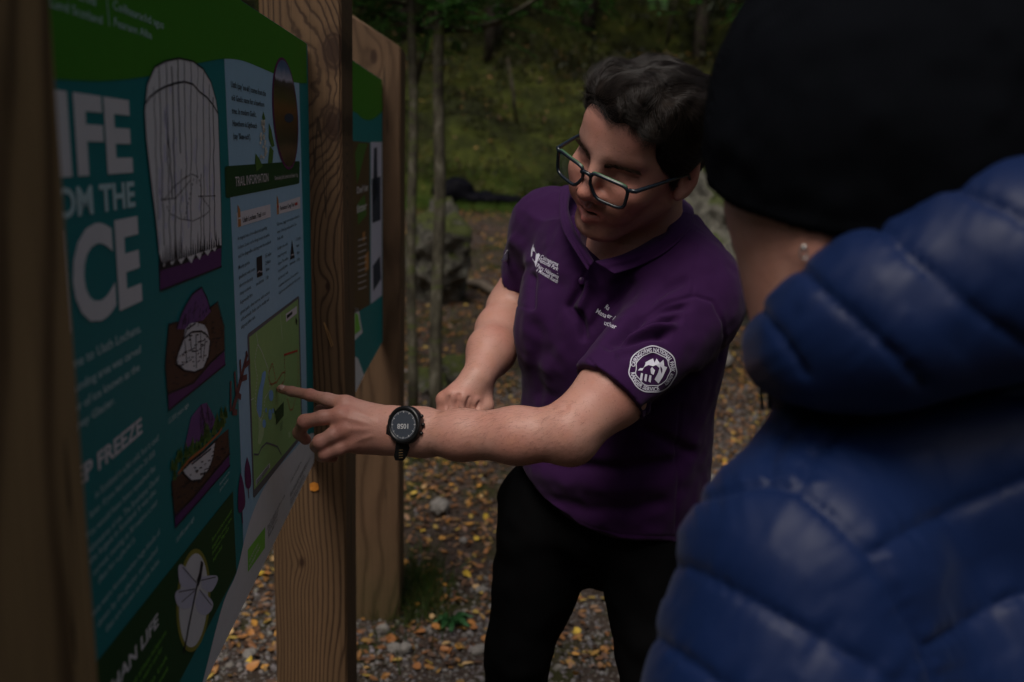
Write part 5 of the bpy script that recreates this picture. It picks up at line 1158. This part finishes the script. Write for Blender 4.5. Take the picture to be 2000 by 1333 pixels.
scatter('gravel', ico_v, ico_f, on_ground(x, y)+np.array([0, 0, 1])*sz[:, None]*.12, np.stack([sz*rng.uniform(.8, 1.5, len(x)), sz, sz*rng.uniform(.5, .9, len(x))], 1), rng.uniform(0, 6.3, len(x)), .3, STONEM, cols, kind='stuff', label='grey gravel over the earth around the posts')
# leaf litter
lf_v = np.array([(-.5, 0, 0), (-.2, .28, .05), (.2, .22, .06), (.55, 0, .02), (.2, -.22, .06), (-.2, -.28, .05), (0, 0, -.03)]); lf_f = [(0, 6, 1), (1, 6, 2), (2, 6, 3), (3, 6, 4), (4, 6, 5), (5, 6, 0)]
lf_v2 = np.array([(-.5, 0, .1), (-.15, .34, .18), (.25, .25, .1), (.5, 0, .2), (.22, -.28, .16), (-.22, -.25, .05), (0, 0, 0)])
pal = np.array([(.36, .16, .055), (.44, .21, .06), (.28, .12, .045), (.46, .26, .07), (.20, .095, .045), (.34, .19, .10), (.14, .07, .04), (.52, .36, .08), (.24, .14, .09), (.10, .055, .035)])
def litter(name, n, box, smin, smax, thr, **kw):
    x, y = pts_in(n, *box); d = vnoise(np.stack([x*.9, y*.9, 0*x], 1), 91)+.6*vnoise(np.stack([x*3, y*3, 0*x], 1), 92); m = visible(x, y, None, 420) & (d > rng.uniform(-1, .7, len(x))+thr); x, y = x[m], y[m]; n = len(x)
    s = rng.uniform(smin, smax, n); c = pal[rng.integers(0, len(pal), n)]*rng.uniform(.55, 1.15, (n, 1))
    tv = lf_v if n % 2 else lf_v2
    return scatter(name, tv, lf_f, on_ground(x, y)+np.array([0, 0, .008]), np.stack([s, s*rng.uniform(.7, 1.1, n), s*rng.uniform(.3, 1.6, n)], 1), rng.uniform(0, 6.3, n), .28, LEAFM, c, kind='stuff', **kw)
litter('leaf_litter', 26000, (-2.5, 2.6, 2.3, 5.5), .017, .036, -.3, label='brown and orange fallen leaves covering the track')
litter('leaf_litter', 30000, (-4, 5, 5.0, 14.5), .028, .06, -.1, label='fallen leaves thinning out along the far track')
litter('leaf_litter', 5000, (-1.8, 2.2, 1.2, 2.4), .018, .036, .3, label='sparse fallen leaves on the gravel in front')
# the larger leaves lying on top, one by one
leafmesh = []
for i, cc in enumerate([(.62, .42, .05), (.55, .27, .05), (.44, .19, .05), (.36, .15, .05), (.55, .36, .16)]):
    mt = NM('fallen_leaf_%s' % ['yellow', 'orange', 'rust', 'brown', 'tan'][i], .5, .35); mt.color(mt.mix(mt.math('MULTIPLY', mt.noise(mt.mapping(), 90, 3), .6), cc, tuple(k*.4 for k in cc)))
    for j in range(2):
        n_ = 12; V = [(0, 0, 0), (.55+.12, .0, .03)]
        for t in range(n_):
            a = 2*math.pi*t/n_; r = .46*(1+.10*math.cos(3*a+j))*(1+.06*(-1)**t); V.append((r*math.cos(a)*1.15, r*math.sin(a)*.85, .10*abs(math.sin(a))*(1+j)+.05*math.cos(2*a+j)))
        me = mesh_py('fallen_leaf', V, [(0, 2+t, 2+(t+1) % n_) for t in range(n_)]); me.materials.append(mt.m); leafmesh.append((me, i))
names_ = ['yellow', 'orange', 'rust coloured', 'brown', 'pale tan']
def zone(x, y):
    px, py = pix(w2c(np.array([[x, y, 0.]])))[0]
    if px < 560: return 'on the gravel left of the middle post'
    if px < 800: return 'on the gravel in front of the furthest post' if py > 1215 else 'behind the two posts'
    if px < 960: return ('beside the dark grass tuft' if px < 860 else 'near the black trousers, beside the weed') if py > 1100 else ('around the round grey stone' if py > 960 else 'just under the pointing arm')
    if px < 1240 and py > 1050: return "between the man's legs, further back" if py < 1230 else "between the man's legs, nearest"
    return 'on the track behind the man' if py < 1000 else 'between the man and the blue jacket'
cnt = 0; x, y = pts_in(4000, -1.6, 1.9, 1.7, 4.0)
occ = []
for a, b in zip(x, y):
    if cnt >= 170: break
    p = pix(w2c(np.array([[a, b, 0.]])))[0]
    if not (400 < p[0] < 1500 and 880 < p[1] < 1330): continue
    if (p[0] < 1250 and p[0] > 960 and not (1080 < p[0] < 1215 and p[1] > 1120)): continue
    if (540 < p[0] < 785 and p[1] < 1215): continue
    if 1250 < p[0] and p[1] > 1000-(p[0]-1250)*.5+50: continue
    me, ci = leafmesh[int(rng.integers(0, 10))]; o = bpy.data.objects.new('fallen_leaf', me); COL.objects.link(o)
    s = rng.uniform(.02, .036); o.location = (a, b, float(hz(a, b))+.010); o.scale = (s, s, s); o.rotation_euler = (rng.normal(0, .3), rng.normal(0, .3), rng.uniform(0, 6.3))
    o['label'] = '%s %s fallen leaf lying %s' % ('tiny' if s < .025 else 'small' if s < .031 else 'larger', names_[ci], zone(a, b)); o['category'] = 'leaf'; o['group'] = '%s fallen leaves %s' % (names_[ci], zone(a, b)); cnt += 1
# stones, slab, boulders
def rock(name, c, r, seed, vox, mat, rough=.12, flat_=1.0, **kw):
    R = np.array(r, float); v, q = surface([Ell((0, 0, 0), R, None), Ell(R*np.array([.4, .25, .1]), R*.7, None, R.min()*.3), Ell(R*np.array([-.45, -.2, -.1]), R*.68, None, R.min()*.3)], vox)
    n = vnormals(v, q); f = 1/max(R); cell = vnoise(v*f*2.2, seed)+.5*vnoise(v*f*5, seed+1)+.25*vnoise(v*f*13, seed+2); cell = np.round(cell*3)/3*.5+cell*.5
    v = v+n*(cell*rough*R.min())[:, None].astype(np.float32); me = smooth(mesh_from(name, v, q)); o = obj(name, me, mat, **kw); o.location = [float(t) for t in c]; o.rotation_euler = (0, 0, seed*1.3); return o
def stonemat(name, base, moss, amt):
    k = NM(name, .9, .2); a = k.noise(k.mapping(), 4, 6, .7); b = k.noise(k.mapping(), 8, 6, .8); ge = k.n('NewGeometry'); s = k.n('SeparateXYZ'); k.l(ge.outputs['Normal'], s.inputs[0])
    m = k.ramp(k.math('ADD', k.math('MULTIPLY', s.outputs[2], .35), a), [(.72-amt*.35, (0, 0, 0)), (.86-amt*.35, (1, 1, 1))])
    li = k.ramp(k.noise(k.mapping(), 11, 4, .7), [(.56, (0, 0, 0)), (.66, (1, 1, 1))])
    c = k.mix(k.ramp(b, [(.35, (0, 0, 0)), (.65, (1, 1, 1))]), tuple(x*.16 for x in base), base); c = k.mix(k.math('MULTIPLY', li, .6), c, (.20, .21, .16)); k.color(k.mix(m, c, moss)); k.bump(k.math('ADD', a, b), .9, .05); return k.m
BM = stonemat('mossy_rock', (.2, .19, .16), (.06, .072, .02), .45); GM = stonemat('grey_rock', (.20, .185, .17), (.05, .055, .02), .05); SM_ = stonemat('far_boulder_rock', (.26, .25, .21), (.07, .085, .03), .2); PB = flat('pebble_grey', (.23, .215, .195), .9, .2, .6)
def gp(px, py):                                 # place on the ground seen at a spot of the photograph
    r = M @ np.array([(px-1000)/F, (py-666.5)/F, 1.]); t = 1.0
    for _ in range(4000):
        p = np.array([0, 0, CAMH])+r*t
        if p[2] < hz(p[0], p[1]): break
        t += .005
    return p
p = gp(850, 600); rock('boulder', (p[0]-.0, p[1]+.25, p[2]+.34), (.235, .3, .47), 3, .025, BM, .34, label='large mossy boulder behind the two thin tree trunks', category='boulder')
p = gp(1400, 640); rock('boulder', (p[0]+.08, p[1]+.3, p[2]+.42), (.46, .4, .74), 5, .03, SM_, .42, label='large lichen spotted boulder behind the man\'s shoulder', category='boulder')
p = gp(890, 760); rock('boulder', (p[0], p[1]+.06, p[2]+.07), (.14, .1, .12), 9, .012, BM, .2, label='low mossy rock between the sapling and the man\'s arm', category='boulder')
p = gp(835, 770); rock('boulder', (p[0], p[1]+.06, p[2]+.04), (.10, .1, .08), 11, .012, BM, .2, label='small mossy rock at the foot of the saplings', category='boulder')
for px, py, r, sd, lb in ((857, 1003, (.040, .034, .034), 4, 'smooth round grey stone on the leaves beside the furthest post'), (1385, 955, (.085, .07, .03), 6, 'flat grey slab of stone lying behind the man'), (772, 1275, (.021, .018, .016), 7, 'darker of two grey stones in front of the furthest post'), (792, 1276, (.019, .017, .018), 8, 'right one of two grey stones in front of the furthest post'),
                         (748, 1240, (.018, .012, .020), 12, 'pale upright pebble at the foot of the furthest post'), (488, 1283, (.022, .018, .012), 13, 'pale flat stone left of the middle post'), (470, 1190, (.02, .016, .012), 14, 'small pale stone left of the middle post, further back'), (935, 1275, (.024, .018, .012), 15, 'pale angular stone by the man\'s leg'), (1400, 715, (.1, .08, .06), 16, 'grey stone under the boulder behind the man'), (940, 1160, (.02, .016, .014), 17, 'grey stone beside the black trousers'),
                         (905, 1060, (.018, .015, .01), 18, 'small stone in the leaves left of the man\'s legs')):
    p = gp(px, py); rock('stone', (p[0], p[1], p[2]+r[2]*.75), r, sd, min(r)*.16, PB, .22, label=lb, category='stone')
# log
a, b = gp(895, 552), gp(985, 590); V, Fq = tube([a+[0, 0, .02], (a+b)/2+[0, .05, .05], b+[0, 0, .03], b+[.5, -.1, .01]], [.03, .04, .035, .02], 10); bkm = NM('bark', .9, .2); bkm.color(bkm.ramp(bkm.noise(bkm.mapping((1, 1, .4)), 18, 5, .7), [(.3, (.05, .04, .03)), (.6, (.16, .13, .10)), (.8, (.25, .22, .19))])); bkm.bump(bkm.noise(bkm.mapping(), 50, 4), .5, .01)
obj('fallen_branch', smooth(mesh_py('fallen_branch', V, Fq)), bkm.m, label='bare fallen branch lying across the track edge', category='branch')
# black bag heap on the far verge
bagm = cloth('black_bag', (.0045, .0045, .007), .6, 300, .0, .15); c = gp(925, 403)
P = [Ell(c+[-.32, .1, .16], (.3, .22, .2)), Ell(c+[-.2, .1, .28], (.16, .16, .12), None, .08), Ell(c+[.15, .1, .09], (.42, .2, .1), None, .08), Ell(c+[.45, .1, .08], (.25, .16, .08), None, .06)]
v, q = surface(P, .03); n = vnormals(v, q); v = v+n*(.05*vnoise(v*7, 5))[:, None].astype(np.float32); bg_ = obj('bag', smooth(mesh_from('bag', v, q)), bagm, label='black bags dumped on the grass verge at the far side of the track', category='bag')
# grass blades
bl_v = np.array([(-.03, 0, 0), (.03, 0, 0), (.02, .05, .5), (-.02, .05, .5), (0, .22, 1.0)]); bl_f = [(0, 1, 2), (0, 2, 3), (3, 2, 4)]
def grass(name, n, box, h, thr, g, seed, **kw):
    x, y = pts_in(n, *box); d = vnoise(np.stack([x*g, y*g, 0*x], 1), seed); m = visible(x, y) & (d > thr); x, y = x[m], y[m]; n = len(x); s = rng.uniform(.5, 1, n)*h
    c = np.stack([rng.uniform(.035, .09, n), rng.uniform(.07, .13, n), rng.uniform(.008, .02, n)], 1)
    return scatter(name, bl_v, bl_f, on_ground(x, y), s, rng.uniform(0, 6.3, n), .35, GREENM, c, kind='stuff', **kw)
grass('grass', 90000, (-2, 2.2, 1.6, 6), .035, .42, 1.6, 101, label='short grass growing in patches through the litter')
grass('grass', 60000, (-4, 5, 5, 12), .06, .3, .8, 102, label='grass tufts beside the track')
x, y = pts_in(60000, -9, 9, 12.6, 14.8); m = visible(x, y); x, y = x[m], y[m]; n = len(x); scatter('grass', bl_v, bl_f, on_ground(x, y), rng.uniform(.06, .13, n), rng.uniform(0, 6.3, n), .3, GREENM, np.stack([rng.uniform(.06, .1, n), rng.uniform(.12, .19, n), rng.uniform(.012, .02, n)], 1), kind='stuff', label='bright grass verge at the foot of the bank')
# tuft and weed by the furthest post
c0 = gp(815, 1165); n = 1100; x = c0[0]+rng.normal(0, .055, n); y = c0[1]+rng.normal(0, .12, n); tf_ = scatter('grass_tuft', bl_v, bl_f, on_ground(x, y), rng.uniform(.04, .09, n), rng.uniform(0, 6.3, n), .4, GREENM, np.stack([rng.uniform(.03, .07, n), rng.uniform(.06, .1, n), rng.uniform(.008, .02, n)], 1), kind='stuff', label='dark green tuft of grass beside the furthest post')
wd_ = gp(880, 1222); we = empty('weed', wd_, label='small bright green leafy weed in front of the furthest post', category='plant')
wmt = flat('weed_green', (.03, .11, .035), .5, .4, .4)
for i in range(9):
    a = i*2.4; r = .022+.012*(i % 3); cx_, cy_ = r*math.cos(a), r*math.sin(a); V = [(0, 0, .012)]+[(cx_*t+math.cos(a+1.57)*w, cy_*t+math.sin(a+1.57)*w, .02+.01*math.sin(t*3)+.004*(i % 3)) for t, w in ((.5, .006), (.9, .011), (1.3, .007), (1.6, 0), (1.3, -.007), (.9, -.011), (.5, -.006))]
    me = mesh_py('leaf', [(p[0]+wd_[0], p[1]+wd_[1], p[2]+wd_[2]) for p in V], [(0, 1+k, 2+k) for k in range(6)]+[(0, 1, 7)][:0]); obj('leaf', me, wmt, we)
# undergrowth on the bank: clumps of small leaves
def clumps(name, nc, per, box, rad, hgt, ls, cols, seed, thr=-2, **kw):
    x, y = pts_in(nc, *box); d = vnoise(np.stack([x*.7, y*.7, 0*x], 1), seed); m = visible(x, y, None, 250) & (d > thr); x, y = x[m], y[m]; n = len(x)
    r = rng.uniform(.5, 1.2, n)*rad; h = rng.uniform(.5, 1.2, n)*hgt; cc = np.asarray(cols)[(np.clip((vnoise(np.stack([x*.8, y*.8, 0*x+9], 1), seed+1)+rng.normal(0, .25, n))*.5+.5, 0, .999)*len(cols)).astype(int)]
    a = rng.normal(0, .5, (n, per, 3)); a /= np.maximum(np.sqrt((a**2).sum(-1, keepdims=True)), .35); a[..., 2] = np.abs(a[..., 2])
    P = on_ground(x, y)[:, None, :]+a*np.stack([r, r, h], 1)[:, None, :]*rng.uniform(.6, 1, (n, per, 1)); c = cc[:, None, :]*rng.uniform(.5, 1.3, (n, per, 1))
    P = P.reshape(-1, 3); N = len(P); s = rng.uniform(.6, 1.3, N)*ls
    return scatter(name, lf_v[[0, 1, 3, 5]], [(0, 1, 2), (0, 2, 3)], P, s, rng.uniform(0, 6.3, N), .9, GREENM, c.reshape(-1, 3), kind='stuff', **kw)
mossy = [(.010, .013, .003), (.016, .020, .004), (.035, .042, .006), (.07, .078, .010), (.10, .095, .012), (.045, .035, .012), (.03, .036, .007), (.010, .014, .003)]  # moss tones lowered, with dark picks, in place of overhead tree shade
clumps('undergrowth', 4200, 34, (-11, 12, 13.8, 24), .30, .26, .055, mossy, 111, label='yellow green moss and bilberry covering the bank')
clumps('undergrowth', 1900, 34, (-16, 17, 17.6, 36), .6, .55, .11, [(.012, .018, .004), (.022, .03, .006), (.03, .035, .008)], 121, label='dark undergrowth higher on the bank')
x, y = pts_in(2600, -9, 10, 14.5, 22); m = visible(x, y); x, y = x[m], y[m]; n = len(x); scatter('bank_leaf_litter', lf_v, lf_f, on_ground(x, y)+np.array([0, 0, .22]), rng.uniform(.04, .09, n), rng.uniform(0, 6.3, n), .4, LEAFM, pal[rng.integers(0, 8, n)]*.8, kind='stuff', label='yellow leaves fallen on the mossy bank')
# saplings
def bark(name, a, b, c, sc_=30):
    k = NM(name, .85, .2); n1 = k.noise(k.mapping((1, 1, .35)), sc_, 4, .65); n2 = k.noise(k.mapping((.4, .4, 1.6)), 18, 3); col = k.ramp(n1, [(.3, a), (.55, b), (.75, c)]); col = k.mix(k.ramp(n2, [(.55, (0, 0, 0)), (.7, (1, 1, 1))]), col, (.06, .075, .02)); k.color(col); k.bump(n1, .5, .006); return k.m
SB = bark('sapling_bark', (.02, .017, .012), (.07, .064, .045), (.17, .16, .125))
rowan = [(-.5, 0, 0), (0, .16, 0), (.5, 0, .03), (0, -.16, 0)]
def frond(c, d, up, L, n=6):                    # compound leaf: paired leaflets along a rib
    V, Fq = [], []; d = d/np.linalg.norm(d); sd = np.cross(up, d); sd /= np.linalg.norm(sd); u2 = np.cross(d, sd)
    def lf(p, dr, l):
        o = len(V); w = np.cross(u2, dr); V.extend([p, p+dr*l*.5+w*l*.17+u2*.006, p+dr*l, p+dr*l*.5-w*l*.17+u2*.006]); Fq.extend([(o, o+1, o+2), (o, o+2, o+3)])
    for i in range(n):
        t = (i+1)/(n+1); p = c+d*L*t-up*.15*L*t*t
        for s in (-1, 1): dr = d*.5+sd*s; dr /= np.linalg.norm(dr); lf(p, dr, L*.36*(1-.35*abs(t-.45)))
    lf(c+d*L-up*.15*L, d, L*.34); return V, Fq
def tree(name, base, top, r0, r1, bends, fronds, mat, leafcol, seed, **kw):
    rr_ = np.random.default_rng(seed); t = empty(name, base, **kw); n = 14
    pts = [np.array(base)-[0, 0, .1]]+[np.array(base)+(np.array(top)-base)*i/n+np.array([bends*math.sin(i*.8+seed), bends*.5*math.cos(i*.6+seed), 0]) for i in range(1, n+1)]
    V, Fq = tube(pts, np.linspace(r0, r1, len(pts)), 12); obj('trunk', smooth(mesh_py('trunk', V, Fq)), mat, t)
    VV, FF = [], []
    for (s, dr, L, nf, fl_) in fronds:
        s = np.array(s, float); dr = np.array(dr, float); bp = [s+dr*L*k/6+np.array([0, 0, .03*math.sin(k+seed)*L]) for k in range(7)]
        V, Fq = tube(bp, np.linspace(r1*.7+.004, .003, 7), 6); obj('branch', smooth(mesh_py('branch', V, Fq)), mat, t)
        for _ in range(nf):
            p = bp[0]+(bp[-1]-bp[0])*rr_.uniform(.2, 1.05)+rr_.normal(0, .07*L, 3); dd = rr_.normal(0, 1, 3)+dr*.5; dd[2] *= .4; v_, f_ = frond(p, dd, np.array([0, 0, 1.]), fl_*rr_.uniform(.7, 1.2)); o = len(VV); VV += v_; FF += [tuple(i+o for i in f) for f in f_]
    if VV: me = mesh_py('crown', VV, FF); colattr(me, np.clip(np.array(leafcol)*np.repeat(rr_.uniform(.5, 1.5, len(VV)//4), 4)[:, None], 0, 1)[:len(me.vertices)]); obj('crown', me, GREENM, t)
    return t
g1, g2 = gp(852, 810), gp(806, 800)
LG = (.05, .17, .03)
up1 = W(862, -160, g1[1]*1.0); up2 = W(803, -260, g2[1]*1.0)
tree('young_rowan', g1, up1, .034, .024, .007, [(W(868, 60, 4.6), (.5, -.1, .16), 1.6, 60, .15), (W(855, 60, 4.7), (-.6, -.3, .1), .7, 40, .14), (W(860, -20, 4.6), (.5, -.5, .05), 1.3, 90, .15), (W(862, -40, 4.6), (-.7, -.5, -.05), 1.0, 80, .15), (W(862, 10, 4.6), (.15, -.6, -.05), .7, 50, .14)], SB, LG, 3, label='thin young tree with mottled bark, right one of the pair behind the posts', category='tree')
tree('young_rowan', g2, up2, .027, .020, .008, [(W(805, 200, 4.7), (.2, 0, .9), .9, 10, .11), (W(800, 20, 4.6), (-.5, -.2, .2), .8, 30, .12), (W(803, -60, 4.6), (.5, -.2, .2), .9, 34, .12)], SB, LG, 8, label='thinner young tree right beside the furthest post', category='tree')
# overhanging rowan at the top right, rooted out of frame on the right
ovb = np.array([2.6, 4.6, float(hz(2.6, 4.6))])
tree('rowan', ovb, ovb+[-.2, .1, 4.2], .05, .03, .05, [(ovb+[-.15, .05, 2.2], (-1, -.05, -.03), 1.5, 60, .13), (ovb+[-.15, .05, 2.6], (-1, -.3, 0.02), 1.9, 90, .13), (ovb+[-.15, .05, 3.0], (-.7, -.8, .1), 1.6, 80, .13)], SB, LG, 12, label='rowan with drooping green leaves above the black beanie', category='tree')
# conifers and bare trunks on the bank
CB = bark('conifer_bark', (.018, .014, .011), (.045, .035, .028), (.09, .075, .065), 12)
def conifer(x, y, h, r, seed, lb):
    rr_ = np.random.default_rng(seed); z = float(hz(x, y)); t = empty('pine_tree', (x, y, z), label=lb, category='tree', group='dark conifers standing on the bank')
    V, Fq = tube([(x+.05*math.sin(k), y, z-.3+h*k/8) for k in range(9)], np.linspace(r, r*.25, 9), 9); obj('trunk', smooth(mesh_py('trunk', V, Fq)), CB, t)
    nb = 70; P, C = [], []
    for b in range(nb):
        hh = rr_.uniform(.12, 1.0)*h; L = (1.05-hh/h)*h*.26+.4; a = rr_.uniform(0, 6.28); k = int(46*L/2)+8
        tt = rr_.uniform(.1, 1, k); base_ = np.stack([x+np.cos(a)*L*tt, y+np.sin(a)*L*tt, z+hh-.25*L*tt+.0*tt], 1)+rr_.normal(0, 1, (k, 3))*np.array([.12, .12, .06])*L*.8; P.append(base_); C.append(np.tile(np.array([.012, .022, .007])*rr_.uniform(.6, 1.6), (k, 1)))
    P = np.concatenate(P); C = np.concatenate(C); N = len(P); o = scatter('crown', lf_v[[0, 1, 3, 5]]*np.array([1, .45, 1]), [(0, 1, 2), (0, 2, 3)], P, rng.uniform(.12, .28, N), rng.uniform(0, 6.3, N), .8, GREENM, C); o.parent = t; o.matrix_parent_inverse = t.matrix_world.inverted()
k_ = 0
sides = ['far left', 'left', 'middle', 'right', 'far right']
ORD = 'first second third fourth fifth sixth seventh eighth ninth tenth eleventh twelfth thirteenth'.split()
CON = ((-7.5, 18, 9, .16), (-4.6, 19, 10, .15), (-2.4, 19.6, 9, .16), (-.6, 18.6, 8, .13), (1.4, 20.4, 9, .17), (3.5, 18.9, 9, .14), (5.8, 19.6, 10, .16), (8.4, 18.6, 10, .18), (-10.5, 23, 10, .2), (11.5, 24, 11, .2), (-5.8, 27, 11, .2), (0.9, 29, 12, .2), (5, 29, 12, .2), (9.5, 29, 12, .2), (-12, 16, 9, .2), (13, 16, 10, .2))
CONX = [(c[0], c[1]) for c in CON]
for (x, y, h, r) in CON:
    conifer(x, y, h, r, 200+k_, 'dark conifer on the wooded bank, %s from the left in the %s row' % (ORD[sorted(cx for cx, cy in CONX if (cy > 26) == (y > 26)).index(x)], 'back' if y > 26 else 'front')); k_ += 1
p = gp(975, 78)
V, Fq = tube([p+[0, 0, -.2], p+[.02, 0, 1.4], p+[0, 0, 3.6]], [.05, .045, .035], 8); t = empty('dead_tree', p, label='pale bare slim trunk standing high on the bank', category='tree'); obj('trunk', smooth(mesh_py('trunk', V, Fq)), flat('pale_bark', (.22, .21, .17), .9, .2, .6), t)
for i, (px, py, dx) in enumerate(((1165, 250, .3), (1010, 240, -.2), (1300, 90, .2))):
    p = gp(px, py); V, Fq = tube([p+[0, 0, -.1], p+[dx*.4, 0, .5], p+[dx, 0, 1.1]], [.035, .03, .015], 7); obj('leaning_stem', smooth(mesh_py('leaning_stem', V, Fq)), CB, label='dark bare stem leaning on the bank, %s' % ('above the man', 'left of the man\'s head', 'nearest the beanie')[i], category='branch')
# leaf and needles caught on the middle post
nd = flat('dry_needle', (.4, .22, .08), .6)
uz = A.front(645, 655, uP)
V, Fq = merge([tube([A.at(uP-.003, A.front(633, 630, uP)[0], A.front(633, 630, uP)[1]), A.at(uP-.004, A.front(641, 655, uP)[0], A.front(641, 655, uP)[1]), A.at(uP-.003, A.front(648, 677, uP)[0], A.front(648, 677, uP)[1])], .0007, 5), tube([A.at(uP-.003, A.front(634, 630, uP)[0], A.front(634, 630, uP)[1]), A.at(uP-.004, A.front(643, 650, uP)[0], A.front(643, 650, uP)[1]), A.at(uP-.003, A.front(651, 675, uP)[0], A.front(651, 675, uP)[1])], .0006, 5)])
obj('pine_needle', mesh_py('pine_needle', V, Fq), nd, label='dry pine needle pair stuck to the front of the middle post', category='pine needle')
c = A.front(614, 950, uP); V = [A.at(uP-.003-.0007*(i % 2), c[0]+.008*math.cos(a)*(1+.3*(i % 2)), c[1]+.009*math.sin(a)) for i, a in enumerate(np.linspace(0, 5.6, 8))]
obj('fallen_leaf', mesh_py('fallen_leaf', V+[A.at(uP-.003, *c)], [(8, i, (i+1) % 8) for i in range(8)]), flat('caught_leaf', (.6, .22, .03), .5), label='tiny orange leaf caught on the middle post under the panel corner', category='leaf')
